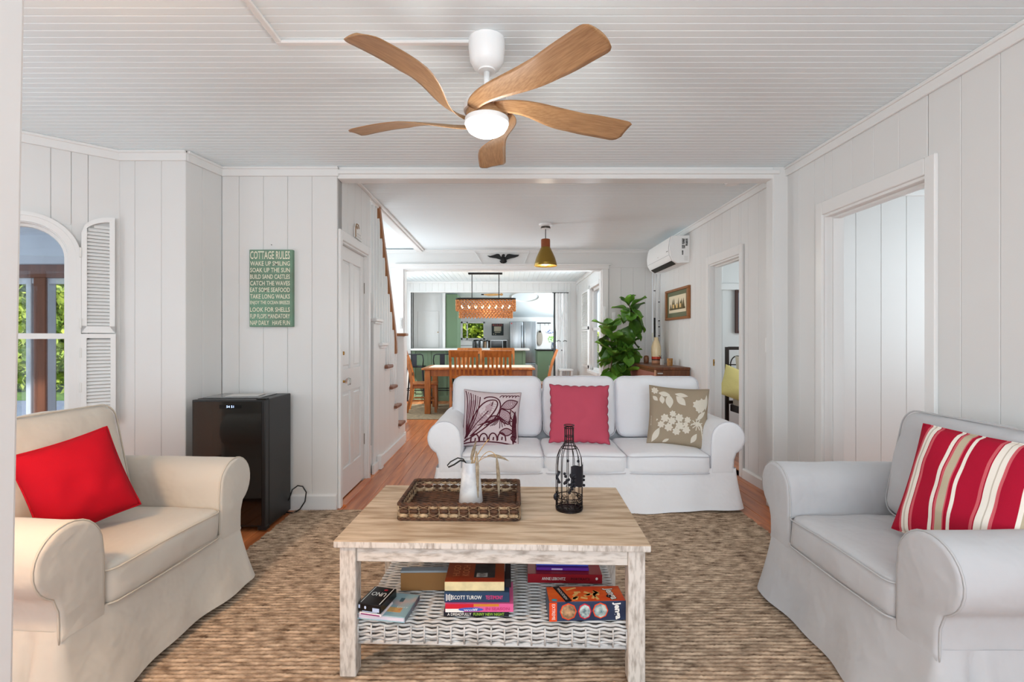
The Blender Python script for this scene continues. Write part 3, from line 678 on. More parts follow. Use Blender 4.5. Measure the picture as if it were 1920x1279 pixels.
def pleaf(a, b, wd, veins=9, mid=True):
    ribbon(mb, fn, leaf_outline(a, b, wd), W1*0.85, closed=True)
    A, B = Vector(a), Vector(b)
    if mid: ribbon(mb, fn, [a, b], W2)
    q = Vector((-(B-A).y, (B-A).x)).normalized()
    for i in range(1, veins):
        c = A.lerp(B, i/veins); k = math.sin(PI*i/veins)*wd*0.42
        for s in (-1, 1): e = c+q*s*k+(B-A)*0.10; ribbon(mb, fn, [tuple(c), tuple(e)], 0.008)
pleaf((0.30, 0.40), (0.92, 0.66), 0.34); pleaf((0.32, 0.36), (0.62, -0.18), 0.42); pleaf((0.30, -0.48), (0.80, -0.42), 0.26); pleaf((0.66, 0.34), (0.92, -0.12), 0.2, 7); pleaf((0.62, -0.06), (0.90, -0.24), 0.16, 5)
pleaf((-0.18, -0.15), (0.25, 0.1), 0.2, 6)
for k in range(9): ribbon(mb, fn, bez((0.28, 0.05), (0.25-0.06*k, -0.15), (0.1-0.07*k, -0.24-0.02*(k % 3))), W2)
for k in range(5): ribbon(mb, fn, bez((0.28, 0.08), (0.32+0.05*k, -0.1), (0.30+0.10*k, -0.34+0.05*k)), W1*0.6)
for k, x in enumerate((-0.52, -0.22, 0.10, 0.40)):
    z = -0.86+0.03*k; ribbon(mb, fn, bez((x-0.14, z), (x-0.2, z+0.34), (x+0.14, z+0.40), (x+0.14, z), 14), W1); ribbon(mb, fn, [(x, z+0.02), (x+0.01, z+0.14)], W1)
ribbon(mb, fn, bez((-0.95, -0.93), (-0.3, -0.78), (0.95, -0.90)), W1)
for k in range(8): ribbon(mb, fn, bez((0.86, 0.3), (0.70+0.03*k, 0.0), (0.80+0.02*k, -0.9+0.04*k)), W2)
for k in range(6): x = 0.25+0.11*k; ribbon(mb, fn, bez((x, 0.80), (x+0.05, 0.92), (x+0.16, 0.86)), W1*0.7)
ribbon(mb, fn, bez((0.88, -0.60), (0.65, -0.50), (0.70, -0.80), (0.93, -0.76)), W1)
obj('print', mb, M_MORD, p); edge_cord(fn, 0.003, M_MORD, p)
# coral scalloped pillow, middle of the sofa
M_COR = mat('coral_cotton', (196, 82, 102), 0.9, spec=0.2, bump=0.15, bscale=300); M_CORD = mat('coral_binding', (138, 46, 72), 0.85)
def scal(w_, h, t, lobes=7, amp=0.005):
    base = pillow_fn(w_, h, t, 0.05)
    def fn(u, v, side):
        p = base(u, v, side); ku, kv = abs(u)**10, abs(v)**10
        p.x += math.copysign(ku*amp*abs(math.cos(PI*lobes*(v+1)/2))*1.6, u); p.z += math.copysign(kv*amp*abs(math.cos(PI*lobes*(u+1)/2))*1.6, v); return p
    return fn
fn = scal(0.43, 0.42, 0.13); p = obj('throw_pillow', pillow_mesh(fn, 49), M_COR, smooth=True)
tag(p, 'coral pink throw pillow with scalloped edge on the white sofa', 'pillow'); place(p, at(1086, 776, 3.70), -3, 14, 1); edge_cord(fn, 0.0035, M_CORD, p, 48)
# taupe pillow with pale flowers, right of the sofa
M_TAU = mat('taupe_linen', (166, 150, 128), 0.9, spec=0.2, bump=0.2, bscale=300); M_EMB = mat('cream_embroidery', (226, 218, 202), 0.9, bump=0.5, bscale=160)
fn = pillow_fn(0.43, 0.44, 0.14, 0.06); p = obj('throw_pillow', pillow_mesh(fn), M_TAU, smooth=True)
tag(p, 'taupe throw pillow embroidered with cream flowers against the right sofa arm', 'pillow'); place(p, at(1271, 781, 3.70), -14, 14, 3)
mb = MB()
for a, b, wd in (((-0.35, 0.72), (-0.30, 0.22), 0.26), ((-0.1, 0.68), (0.22, 0.36), 0.24), ((-0.6, 0.66), (-0.55, 0.36), 0.18), ((-0.9, 0.62), (-0.72, 0.46), 0.14), ((-0.7, 0.74), (-0.3, 0.70), 0.18), ((-0.15, 0.76), (0.3, 0.70), 0.16),
                 ((-0.85, -0.95), (-0.62, -0.45), 0.2), ((-0.5, -0.95), (-0.28, -0.82), 0.1), ((0.42, -0.90), (0.62, -0.55), 0.16), ((0.80, -0.52), (0.95, -0.92), 0.14), ((0.55, 0.55), (0.75, 0.22), 0.26), ((0.75, 0.62), (0.80, 0.2), 0.3), ((0.93, 0.8), (0.92, 0.25), 0.12), ((0.9, 0.22), (0.6, -0.12), 0.14)):
    patch(mb, fn, leaf_outline(a, b, wd))
def blossom(cx, cy, r_, n=7):
    patch(mb, fn, [(cx+r_*(1+0.18*math.cos(n*a))*math.cos(a), cy+r_*(1+0.18*math.cos(n*a))*math.sin(a)) for a in [2*PI*i/28 for i in range(28)]])
for cx, cy, r_ in ((-0.46, -0.12, .13), (-0.22, -0.2, .12), (0.02, -0.08, .13), (0.04, -0.34, .13), (-0.32, -0.42, .13), (-0.58, -0.34, .11), (-0.06, -0.54, .12), (0.26, -0.46, .12), (-0.2, 0.04, .1), (0.3, -0.12, .1), (0.24, -0.28, .08), (-0.82, 0.82, .11), (0.62, 0.42, .15), (0.78, 0.5, .14), (0.7, 0.28, .13)): blossom(cx, cy, r_)
for k in range(9): a = R(-60+40*k); ribbon(mb, fn, [(0.62, -0.25), (0.62+0.2*math.cos(a), -0.25+0.2*math.sin(a))], 0.03, 0.002)
for k in range(6): ribbon(mb, fn, [(-0.70, -0.18), (-0.95, -0.08-0.06*k)], 0.02, 0.002)
for k in range(3): ribbon(mb, fn, bez((0.4, -0.3), (0.75, 0.0), (0.8, -0.4-0.1*k)), 0.03, 0.002)
obj('embroidery', mb, M_EMB, p); edge_cord(fn, 0.003, M_TAU, p)

# ---- braided jute rug: rows of plaits modelled in relief
import numpy as np
def jute(name, x0, x1, y0, y1, pitch, res_x, m, label, z0=0.000, hgt=0.013, seed=0):
    ny = int((y1-y0)/pitch)*5+1; nx = int((x1-x0)/res_x)+1
    X, Y = np.meshgrid(np.linspace(x0, x1, nx), np.linspace(y0, y0+int((y1-y0)/pitch)*pitch, ny))
    row = np.floor((Y-y0)/pitch); tt = (Y-y0)/pitch-row
    rng = np.random.RandomState(seed); wob = rng.uniform(-1, 1, int(row.max())+2)
    prof = np.sqrt(np.clip(1-(2*tt-1)**2, 0, 1))
    s = np.sin(PI*(X/0.021+wob[row.astype(int)]*3+0.8*tt)); s2 = np.sin(PI*(X/0.021+wob[row.astype(int)]*3-0.8*tt))
    Z = z0+hgt*prof*(0.62+0.38*np.maximum(np.abs(s), np.abs(s2)*0.8))+rng.uniform(-0.0008, 0.0008, X.shape)
    edge = 0.004*np.sin(Y*41+1)+0.003*np.sin(Y*97); X = X+edge*(np.abs(X-(x0+x1)/2)/((x1-x0)/2))**6
    Y2 = Y+0.004*np.sin(X*5.0)+0.003*np.sin(X*11+Y*2)
    co = np.stack([X, Y2, Z], -1).reshape(-1, 3)
    idx = np.arange(nx*ny).reshape(ny, nx); q = np.stack([idx[:-1, :-1], idx[:-1, 1:], idx[1:, 1:], idx[1:, :-1]], -1).reshape(-1, 4)
    me = bpy.data.meshes.new(name); me.vertices.add(len(co)); me.vertices.foreach_set('co', co.ravel())
    me.loops.add(q.size); me.loops.foreach_set('vertex_index', q.ravel()); me.polygons.add(len(q)); me.polygons.foreach_set('loop_start', np.arange(0, q.size, 4)); me.polygons.foreach_set('loop_total', np.full(len(q), 4))
    me.polygons.foreach_set('use_smooth', np.ones(len(q), bool)); me.update(calc_edges=True); me.materials.append(m)
    return link(name, me)
M_JUTE = mat('jute', (204, 178, 152), 0.95, rgb2=(98, 78, 62), vscale=1.0, stretch=(16, 64, 1), detail=8, contrast=(0.30, 0.66), spec=0.1)
rug = thing('rug', 'large brown braided jute rug under the coffee table', 'rug')
pl = jute('braids', -1.47, 1.60, 0.75, 3.44, 0.0215, 0.0085, M_JUTE, '', seed=2); pl.parent = rug; pl['kind'] = 'stuff'
mb = MB(); mb.box(-1.465, 1.595, 0.755, 3.43, 0.0, 0.006); obj('backing', mb, M_JUTE, rug)
# ================================================================== COFFEE TABLE AND WHAT IS ON IT
M_CTOP = mat('limed_mango_top', (204, 182, 156), 0.6, rgb2=(160, 134, 106), vscale=3.0, stretch=(1.8, 13, 8), detail=10, contrast=(0.34, 0.62), bump=0.2, bscale=9, bstretch=(2, 30, 10))
M_CLEG = mat('whitewashed_wood', (212, 205, 197), 0.7, rgb2=(160, 150, 140), vscale=14, stretch=(6, 6, 1.4), detail=10, contrast=(0.30, 0.55), bump=0.5, bscale=16, bstretch=(3, 3, 1))
M_WICK = mat('whitewashed_wicker', (206, 204, 202), 0.75, rgb2=(168, 160, 152), vscale=20, contrast=(0.2, 0.55))
CT = thing('coffee_table', 'whitewashed wooden coffee table with woven lower shelf on the jute rug', 'table', (-0.048, 2.027, 0.0135), R(-2))
TW, TDp, TZ = 1.093, 0.652, 0.484
mb = MB(); mb.bbox(-TW/2, TW/2, -TDp/2, TDp/2, TZ-0.026, TZ, 0.004, 2); mb.mats = [M_CTOP, M_CLEG]; mb.m = [0]*len(mb.f)
for i, f_ in enumerate(mb.f):
    if sum(mb.v[k][2] for k in f_)/len(f_) < TZ-0.003: mb.m[i] = 1
top = obj('table_top', mb, None, CT)
lx, ly, lw = TW/2-0.045, TDp/2-0.045, 0.058
for sx_ in (-1, 1):
    for sy_ in (-1, 1):
        mb = MB(); mb.bbox(sx_*lx-lw/2, sx_*lx+lw/2, sy_*ly-lw/2, sy_*ly+lw/2, 0, TZ-0.026, 0.003, 1); obj('leg', mb, M_CLEG, CT)
M_CAPR = mat('whitewashed_rail', (212, 205, 197), 0.7, rgb2=(160, 150, 140), vscale=14, stretch=(1.4, 6, 6), detail=10, contrast=(0.30, 0.55), bump=0.5, bscale=16, bstretch=(1, 3, 3))
for s in (-1, 1):
    mb = MB(); mb.bbox(-lx+lw/2, lx-lw/2, s*ly-0.012*s-0.011, s*ly-0.012*s+0.011, TZ-0.082, TZ-0.026, 0.002, 1)
    if s < 0: mb.v = [(x, y-0.022, z) for x, y, z in mb.v]
    obj('apron', mb, M_CAPR, CT)
    mb = MB(); mb.bbox(s*lx-0.011, s*lx+0.011, -ly+lw/2, ly-lw/2, TZ-0.082, TZ-0.026, 0.002, 1); obj('apron', mb, M_CAPR, CT)
# woven shelf: strands over and under, top and rolled front/back lip in one relief sheet
def woven(name, parent, path, x0, x1, pitch_s, pitch_x, amp, m, res=5):
    "path: list of (y,z) points of the section; strands run along x, pass over/under every pitch_x"
    P = [Vector((0, *p)) for p in path]; cum = [0]
    for a, b in zip(P, P[1:]): cum.append(cum[-1]+(b-a).length)
    L = cum[-1]; ns = int(L/pitch_s)*res+1; nx = int((x1-x0)/pitch_x)*5+1; vs = []
    j = 0
    for k in range(ns):
        s = L*k/(ns-1)
        while j < len(P)-2 and cum[j+1] < s: j += 1
        t = (s-cum[j])/max(1e-9, cum[j+1]-cum[j]); p = P[j].lerp(P[j+1], t); d = (P[j+1]-P[j]).normalized(); n = Vector((0, -d.z, d.y))
        row = int(s/pitch_s); f_ = s/pitch_s-row; prof = math.sqrt(max(0, 1-(2*f_-1)**2))
        for i in range(nx):
            x = x0+(x1-x0)*i/(nx-1); ov = math.cos(PI*x/pitch_x+PI*row)
            h = amp*(prof*(0.9+0.5*ov)-0.9*(1-prof)); wob = 0.0012*math.cos(PI*x/pitch_x)*1.5
            q = p+n*h+d*wob; vs.append((x, q.y, q.z))
    fs = [(a*nx+b, a*nx+b+1, (a+1)*nx+b+1, (a+1)*nx+b) for a in range(ns-1) for b in range(nx-1)]
    mb = MB(); mb.add(vs, fs); o = obj(name, mb, m, parent, smooth=True); return o
SZ = 0.186; sy0 = -ly+0.005
def lip(y, s): return [(y+s*0.0, SZ)]+[(y+s*0.022*math.sin(R(a)), SZ-0.022+0.022*math.cos(R(a))) for a in (20, 45, 70, 90)]+[(y+s*0.022, SZ-0.055)]+[(y+s*0.02*math.cos(R(a)), SZ-0.06-0.018*math.sin(R(a))) for a in (20, 55, 90)]
path = lip(ly-0.03, 1)[::-1]+lip(-ly+0.018, -1)
def strands(path, x0, x1, pitch, px_, r, amp):
    P = [Vector((0, *p)) for p in path]; cum = [0]
    for a, b in zip(P, P[1:]): cum.append(cum[-1]+(b-a).length)
    mb = MB(); n = int(cum[-1]/pitch); nx = int((x1-x0)/px_)*4+1
    for k in range(n):
        s_ = (k+0.5)*pitch; j = max(i for i in range(len(P)-1) if cum[i] <= s_); t = (s_-cum[j])/(cum[j+1]-cum[j]); p = P[j].lerp(P[j+1], t); d = (P[j+1]-P[j]).normalized(); q = Vector((0, -d.z, d.y))
        pts = []
        for i in range(nx):
            x = x0+(x1-x0)*i/(nx-1); v = p+q*amp*math.cos(PI*x/px_+PI*(k % 2))+d*0.0022*math.cos(2*PI*x/px_); pts.append((x, v.y, v.z))
        mb.tube(pts, r, 5)
    return mb
sh = obj('shelf_weave', strands(path, -lx+0.028, lx-0.028, 0.0118, 0.052, 0.0050, 0.0042), M_WICK, CT, smooth=True); sh['kind'] = 'stuff'
mb = MB()
n_st = 21
for k in range(n_st): x = -lx+0.03+(2*lx-0.06)*k/(n_st-1); mb.tube([(x, -ly-0.007, SZ-0.012), (x, -ly-0.010, SZ-0.045), (x, -ly-0.006, SZ-0.075)], 0.0032, 6)
mb.tube([(-lx+0.028, -ly+0.0, SZ-0.078), (lx-0.028, -ly+0.0, SZ-0.078)], 0.007, 8); obj('shelf_stakes', mb, M_WICK, CT, smooth=True)
mb = MB(); mb.box(-lx+0.03, lx-0.03, -ly+0.02, ly-0.03, SZ-0.03, SZ-0.010); mb.box(-lx+0.03, lx-0.03, -ly+0.008, -ly+0.02, SZ-0.075, SZ-0.012); obj('shelf_board', mb, mat('weave_gap_shade', (112, 106, 102), 0.8), CT)  # dark colour of the board puts shade into the gaps between strands
SHZ = 0.0135+SZ+0.0095

# ---- books and games on the shelf
M_PAGE = mat('book_pages', (222, 212, 190), 0.9, var=0.15, vscale=4, stretch=(1, 1, 160))
def book(label, x0, x1, yf, depth, z, th, cover, rz=0, spine_front=True, pages=None, cat='book', hard=0.003, group='books on the coffee table shelf'):
    w_ = x1-x0; t = thing('book', label, cat, ((x0+x1)/2, yf+depth/2, z), R(rz), group)
    mb = MB()
    mb.bbox(-w_/2, w_/2, -depth/2, depth/2, 0, hard, 0.001, 1); mb.bbox(-w_/2, w_/2, -depth/2, depth/2, th-hard, th, 0.001, 1)
    if spine_front: mb.bbox(-w_/2, w_/2, -depth/2-0.001, -depth/2+hard, 0, th, 0.001, 1)
    else: mb.bbox(w_/2-hard, w_/2+0.001, -depth/2, depth/2, 0, th, 0.001, 1)
    obj('cover', mb, cover, t)
    mb = MB(); g = 0.004; mb.box(-w_/2+g, w_/2-(g if spine_front else hard), -depth/2+(hard if spine_front else g), depth/2-g, hard, th-hard); obj('pages', mb, pages or M_PAGE, t)
    t['w'] = w_; t['d'] = depth; t['th'] = th; return t
def spine_text(t, s, m, x, wd, h, zc=0.5, y=None, sh=0.0):
    return text('lettering', s, m, t, wd, h, frame_T((x, (-t['d']/2-0.001) if y is None else y, t['th']*zc), (1, 0, 0), (0, 0, 1)), 0.0007, bold=0.01, shear=sh)
def flat(name, t, x0, x1, y0, y1, m, z=None, lift=0.0006):
    mb = MB(); zz = (t['th'] if z is None else z)+lift; mb.box(x0, x1, y0, y1, zz-0.0005, zz); return obj(name, mb, m, t)
def front(name, t, x0, x1, z0, z1, m, lift=0.0018):
    mb = MB(); y = -t['d']/2-lift; mb.box(x0, x1, y, y+0.0006, z0, z1); return obj(name, mb, m, t)
C = lambda n, rgb, r=0.4: mat(n, rgb, r)
WHT, BLK, ORG, NAVY = C('ink_white', (236, 234, 228)), C('ink_black', (20, 18, 20)), C('ink_orange', (222, 72, 26)), C('ink_navy', (30, 46, 78))
PNK, PUR, GRN, YEL, CRM, BLU = C('ink_pink', (214, 62, 120)), C('ink_purple', (96, 52, 140)), C('ink_green', (150, 196, 62)), C('ink_yellow', (232, 200, 90)), C('ink_cream', (226, 206, 150)), C('ink_blue', (70, 92, 180))
# middle stack, bottom to top
z = SHZ
b = book('thin black paperback with white and green spine lettering, bottom of the middle stack', -0.228, 0.004, 1.765, 0.15, z, 0.018, C('cover_black', (28, 30, 40)))
spine_text(b, 'A DREADFULLY', WHT, -0.06, 0.085, 0.010); spine_text(b, 'FUNNY NEW NIGHT', GRN, 0.045, 0.11, 0.010); z += 0.019
b = book('pink paperback with red and white spine, second from bottom of the middle stack', -0.222, 0.020, 1.760, 0.16, z, 0.029, C('cover_pink', (220, 96, 150)))
front('spine_panel', b, -0.12, -0.02, 0.012, 0.029, C('ink_red', (200, 30, 50))); front('spine_panel', b, -0.02, 0.07, 0.020, 0.029, C('ink_amber', (206, 130, 50)))
front('spine_panel', b, -0.12, -0.055, 0.0, 0.012, WHT)
mb = MB(); mb.ball((0, 0, 0), 0.045, 0.0006, 0.007, 20, 6); o = obj('spine_oval', mb, BLU, b, loc=(-0.03, -b['d']/2-0.0026, 0.010)); spine_text(b, 'wolff', WHT, -0.03, 0.05, 0.008, 0.34, -b['d']/2-0.0034); spine_text(b, 'IN SEASON', C('ink_rose', (190, 50, 110)), 0.065, 0.085, 0.010, 0.42, -b['d']/2-0.0018); z += 0.030
b = book('navy hardback with white and pink spine lettering in the middle stack', -0.226, 0.006, 1.768, 0.16, z, 0.036, C('cover_navy', (36, 62, 92)))
spine_text(b, 'SCOTT TUROW', WHT, -0.035, 0.105, 0.014); spine_text(b, 'TESTIMONY', PNK, 0.062, 0.062, 0.014)
for k in range(4): front('spine_mark', b, -0.110+0.006*k, -0.107+0.006*k, 0.006+0.003*(k % 2), 0.030-0.003*(k % 2), WHT)
z += 0.037
b = book('thin black book wedged right of the red-brown book', -0.010, 0.012, 1.80, 0.15, z, 0.030, C('cover_black2', (24, 22, 26))); 
b = book('red-brown hardback with cream spine and photo on its cover, top of the middle stack', -0.226, -0.012, 1.775, 0.0525, z, 0.030, CRM)
bpy.data.objects.remove(b.children[0]); [bpy.data.objects.remove(c) for c in list(b.children)]; b['d'] = 0.165
b.location.y = 1.775+0.0825
M_HUGO = mat('cover_redbrown', (140, 34, 20), 0.35, rgb2=(150, 70, 22), vscale=3)
mb = MB(); mb.bbox(-0.107, 0.107, -0.0825, 0.0825, 0.0305, 0.034, 0.001, 1); mb.bbox(-0.107, 0.107, -0.0825, 0.0825, 0, 0.003, 0.001, 1); obj('cover', mb, M_HUGO, b)
mb = MB(); mb.bbox(-0.107, 0.107, -0.0835, -0.079, 0, 0.033, 0.0015, 1); obj('spine', mb, mat('cover_cream_spine', (226, 212, 166), 0.5, var=0.2, vscale=40), b)
mb = MB(); mb.box(-0.1, 0.1, -0.078, 0.078, 0.003, 0.0305); obj('pages', mb, M_PAGE, b)
b['th'] = 0.034
text('lettering', 'HUGO', C('ink_ochre', (212, 130, 90)), b, 0.085, 0.026, frame_T((-0.070, 0.0, 0.0345), (0, 1, 0), (-1, 0, 0)), 0.0005)
text('lettering', 'KOCH', C('ink_ochre', (212, 130, 90)), b, 0.085, 0.026, frame_T((-0.035, 0.0, 0.0345), (0, 1, 0), (-1, 0, 0)), 0.0005)
flat('cover_photo', b, -0.004, 0.072, -0.055, 0.055, mat('photo_dark', (60, 58, 56), 0.4, rgb2=(20, 20, 22), vscale=30)); flat('cover_photo_light', b, 0.005, 0.045, -0.05, -0.02, mat('photo_light', (190, 186, 180), 0.4, rgb2=(90, 80, 70), vscale=40), lift=0.0010)
# tan folding box standing behind, left of the stack
t = thing('wooden_box', 'flat tan board game box standing on edge left of the middle book stack', 'box', (-0.325, 1.962, SHZ), R(1))
mb = MB(); mb.bbox(-0.095, 0.095, -0.017, 0.017, 0, 0.070, 0.002, 1); obj('body', mb, mat('tan_board', (150, 106, 58), 0.6, var=0.12), t)
mb = MB(); mb.bbox(-0.096, 0.096, -0.018, 0.018, 0.070, 0.078, 0.002, 1); obj('top_edge', mb, mat('grey_cloth_edge', (150, 160, 168), 0.6), t)
# blue picture book with card game on top, far left
z = SHZ; ang = -9
b = book('pale blue picture book with pink fore edge under the black card game', -0.520, -0.345, 1.735, 0.155, z, 0.020, mat('cover_skyblue', (150, 184, 194), 0.35, rgb2=(206, 180, 176), vscale=9, contrast=(0.35, 0.5)), rz=ang, pages=C('pages_lilac', (226, 214, 226)), spine_front=False)
flat('cover_art', b, -0.02, 0.06, -0.05, -0.02, mat('cover_art_warm', (222, 190, 110), 0.4, rgb2=(196, 120, 100), vscale=40)); flat('cover_art', b, 0.03, 0.045, 0.02, 0.045, C('art_slate', (70, 110, 124)))
text('lettering', 'Dory', WHT, b, 0.04, 0.014, frame_T((0.058, -0.018, 0.0206), (1, 0.1, 0), (-0.1, 1, 0)), 0.0008)
mb = MB(); mb.box(0.087, 0.0885, -0.077, 0.077, 0.001, 0.019); obj('spine', mb, C('spine_magenta', (170, 60, 120)), b)
z += 0.021
t = thing('card_packet', 'thin white and pink card packet between card game and picture book', 'packet', (-0.470, 1.775, z), R(ang-4))
mb = MB(); mb.bbox(-0.042, 0.042, -0.045, 0.045, 0, 0.008, 0.001, 1); obj('body', mb, C('packet_white', (232, 226, 230)), t)
mb = MB(); mb.box(-0.036, 0.036, -0.0456, -0.045, 0.002, 0.006); obj('stripe', mb, C('packet_plum', (140, 50, 110)), t)
z += 0.0085
t = thing('card_game', 'small black card game box with white lettering on the picture book', 'game box', (-0.470, 1.795, z), R(ang-5))
mb = MB(); mb.bbox(-0.044, 0.044, -0.060, 0.060, 0, 0.030, 0.002, 2); obj('body', mb, mat('gloss_black_card', (18, 17, 20), 0.25), t)
text('lettering', 'UNO', WHT, t, 0.055, 0.026, frame_T((0.0, 0.008, 0.030), (-1, 0, 0), (0, -1, 0)), 0.0007, bold=0.02)
mb = MB()
for x in (-0.036, 0.036): mb.box(x-0.0015, x+0.0015, -0.055, 0.055, 0.0302, 0.0306)
obj('border', mb, WHT, t)
mb = MB(); mb.ball((0.012, 0.040, 0.0305), 0.008, 0.006, 0.0006, 12, 4); obj('emblem', mb, C('ink_red', (200, 30, 50)), t)
mb = MB(); mb.box(0.012, 0.038, -0.0612, -0.0603, 0.005, 0.018); mb.box(-0.028, 0.030, -0.0612, -0.0603, 0.002, 0.004); mb.ball((-0.016, -0.0606, 0.016), 0.004, 0.0006, 0.006, 10, 4); mb.box(-0.042, -0.036, -0.0612, -0.0603, 0.012, 0.024); obj('label', mb, C('ink_ice', (190, 206, 236)), t)
# big red book with two thinner books, back right
z = SHZ
b = book('big red hardback lying flat behind the block game box', 0.085, 0.385, 2.005, 0.24, z, 0.036, C('cover_red', (150, 20, 34)), rz=-2); spine_text(b, 'ANNIE LEIBOVITZ', WHT, -0.045, 0.095, 0.012); spine_text(b, 'PORTRAITS', BLK, 0.062, 0.075, 0.010)
mb = MB(); mb.ball((0.128, -b['d']/2-0.0015, 0.02), 0.005, 0.0006, 0.006, 12, 4); obj('emblem', mb, WHT, b)
z += 0.037
b = book('purple paperback on top of the big red book', 0.120, 0.335, 2.035, 0.17, z, 0.012, C('cover_purple', (92, 36, 140)), rz=-2); front('spine_label', b, -0.045, 0.0, 0.003, 0.009, C('ink_lilac', (200, 180, 220))); z += 0.013
b = book('blue-edged picture book, topmost above the big red book', 0.120, 0.335, 2.05, 0.15, z, 0.011, C('cover_cobalt', (72, 92, 190)), rz=-2); flat('cover_photo', b, -0.105, 0.105, -0.065, 0.07, mat('photo_street', (196, 150, 116), 0.4, rgb2=(70, 56, 48), vscale=16, stretch=(3, 1, 1)))
# block tower game box
t = thing('block_game', 'orange and navy block tower game box with white lettering on the shelf', 'game box', (0.278, 1.790, SHZ), R(2)); t['d'] = 0.105; t['th'] = 0.068
mb = MB(); mb.bbox(-0.136, 0.136, -0.0525, 0.0525, 0, 0.068, 0.0015, 1); obj('body', mb, mat('box_navy', (36, 46, 72), 0.35, rgb2=(50, 66, 96), vscale=12), t)
flat('top_print', t, -0.134, 0.134, -0.051, 0.051, mat('box_orange', (206, 60, 24), 0.35, rgb2=(232, 110, 40), vscale=9, stretch=(1, 3, 1)))
mb = MB(); rr_ = random.Random(4)
for k in range(16):
    x, y = rr_.uniform(-0.06, 0.05), rr_.uniform(-0.035, 0.02); mb.box(-0.012, 0.012, -0.005, 0.005, 0, 0.0006, Matrix.Translation((x, y, 0.0688)) @ Matrix.Rotation(rr_.uniform(0, 3), 4, 'Z'))
mb.box(-0.02, 0.02, -0.004, 0.004, 0, 0.0006, Matrix.Translation((-0.045, 0.035, 0.0688)) @ Matrix.Rotation(0.4, 4, 'Z')); obj('block_picture', mb, C('ink_wood', (222, 178, 108)), t)
mb = MB(); mb.box(-0.012, 0.012, -0.056, 0.056, 0, 0.0006, Matrix.Translation((-0.082, 0, 0.0690)) @ Matrix.Rotation(0.30, 4, 'Z')); obj('band', mb, BLK, t)
text('lettering', 'WOODEN', WHT, t, 0.08, 0.010, frame_T((-0.082, 0, 0.0694), (0.28, -0.96, 0), (0.96, 0.28, 0)), 0.0004)
text('lettering_shadow', 'Jenga', BLK, t, 0.082, 0.043, frame_T((0.092, -0.004, 0.0686), (0.12, -0.99, 0), (0.99, 0.12, 0)), 0.0004, bold=0.07)
text('lettering', 'Jenga', WHT, t, 0.078, 0.038, frame_T((0.092, -0.004, 0.0690), (0.12, -0.99, 0), (0.99, 0.12, 0)), 0.0005, bold=0.03)
mb = MB(); mb.ball((-0.115, -0.040, 0.0688), 0.010, 0.008, 0.0008, 12, 4); obj('seal', mb, C('ink_teal', (40, 150, 170)), t)
front('orange_band', t, -0.135, -0.108, 0.001, 0.067, ORG); text('lettering', 'EXTREME', WHT, t, 0.055, 0.011, frame_T((-0.120, -0.0545, 0.034), (0, 0, -1), (1, 0, 0)), 0.0006)
def roundpic(x, z, rx, rz_, m, rim):
    mb = MB(); mb.ball((x, -0.0533, z), rx+0.004, 0.0008, rz_+0.004, 16, 4); obj('picture_rim', mb, rim, t); mb = MB(); mb.ball((x, -0.0540, z), rx, 0.0008, rz_, 16, 4); obj('picture', mb, m, t)
roundpic(-0.068, 0.034, 0.026, 0.026, mat('pic_people', (222, 176, 130), 0.4, rgb2=(40, 30, 34), vscale=45), ORG)
roundpic(-0.010, 0.034, 0.020, 0.024, mat('pic_blocks', (206, 220, 216), 0.4, rgb2=(60, 90, 100), vscale=70), C('ink_red', (200, 30, 50)))
roundpic(0.045, 0.036, 0.024, 0.024, mat('pic_tower', (216, 224, 214), 0.4, rgb2=(70, 110, 120), vscale=60), ORG)
text('lettering', 'Jenga', WHT, t, 0.060, 0.030, frame_T((0.104, -0.0535, 0.035), (0.1, 0, -0.99), (0.99, 0, 0.1)), 0.0007, bold=0.04)

# ---- woven tray
M_SEA = mat('seagrass_brown', (92, 60, 40), 0.75, rgb2=(46, 30, 20), vscale=30, contrast=(0.3, 0.6)); M_SEAL = mat('seagrass_pale', (204, 180, 146), 0.7, rgb2=(140, 108, 76), vscale=40)
TTZ = 0.0135+TZ
tr = thing('tray', 'rectangular dark brown woven seagrass tray on the coffee table', 'tray', (-0.186, 2.068, TTZ), R(-1)); tw, td, thh = 0.462, 0.325, 0.062
def rope(parent, name, pts, r, m, closed=True):
    P = dens(pts, 0.006) if closed else [Vector((*p, 0)) for p in pts]
    mb = MB()
    for ph in (0, 2*PI/3, 4*PI/3):
        mb.tube([(p.x+r*0.5*math.cos(i*0.55+ph), p.y+r*0.5*math.cos(i*0.55+ph), p.z+r*0.5*math.sin(i*0.55+ph)) for i, p in enumerate(P)], r*0.6, 6, closed=closed)
    return mb
for z, nm in ((thh, 'rim'), (0.008, 'bottom_rim')):
    mb = rope(tr, nm, rrect(tw, td, 0.012), 0.008, M_SEA); mb.v = [(x, y, q+z) for x, y, q in mb.v]; obj(nm, mb, M_SEA, tr, smooth=True)
mb = MB(); mb.box(-tw/2+0.004, tw/2-0.004, -td/2+0.004, td/2-0.004, 0.002, 0.008)
o = obj('base', mb, M_SEA, tr)
mb = MB()
for k in range(22): y = -td/2+0.01+(td-0.02)*k/21; mb.tube([(x, y, 0.009+0.002*math.sin(x*90+k*PI)) for x in [-tw/2+0.01+(tw-0.02)*i/40 for i in range(41)]], 0.0075, 6, flat=0.5)
o = obj('base_weave', mb, M_SEA, tr, smooth=True); o['kind'] = 'stuff'
mw, ml, mt = MB(), MB(), MB(); rr_ = random.Random(9)
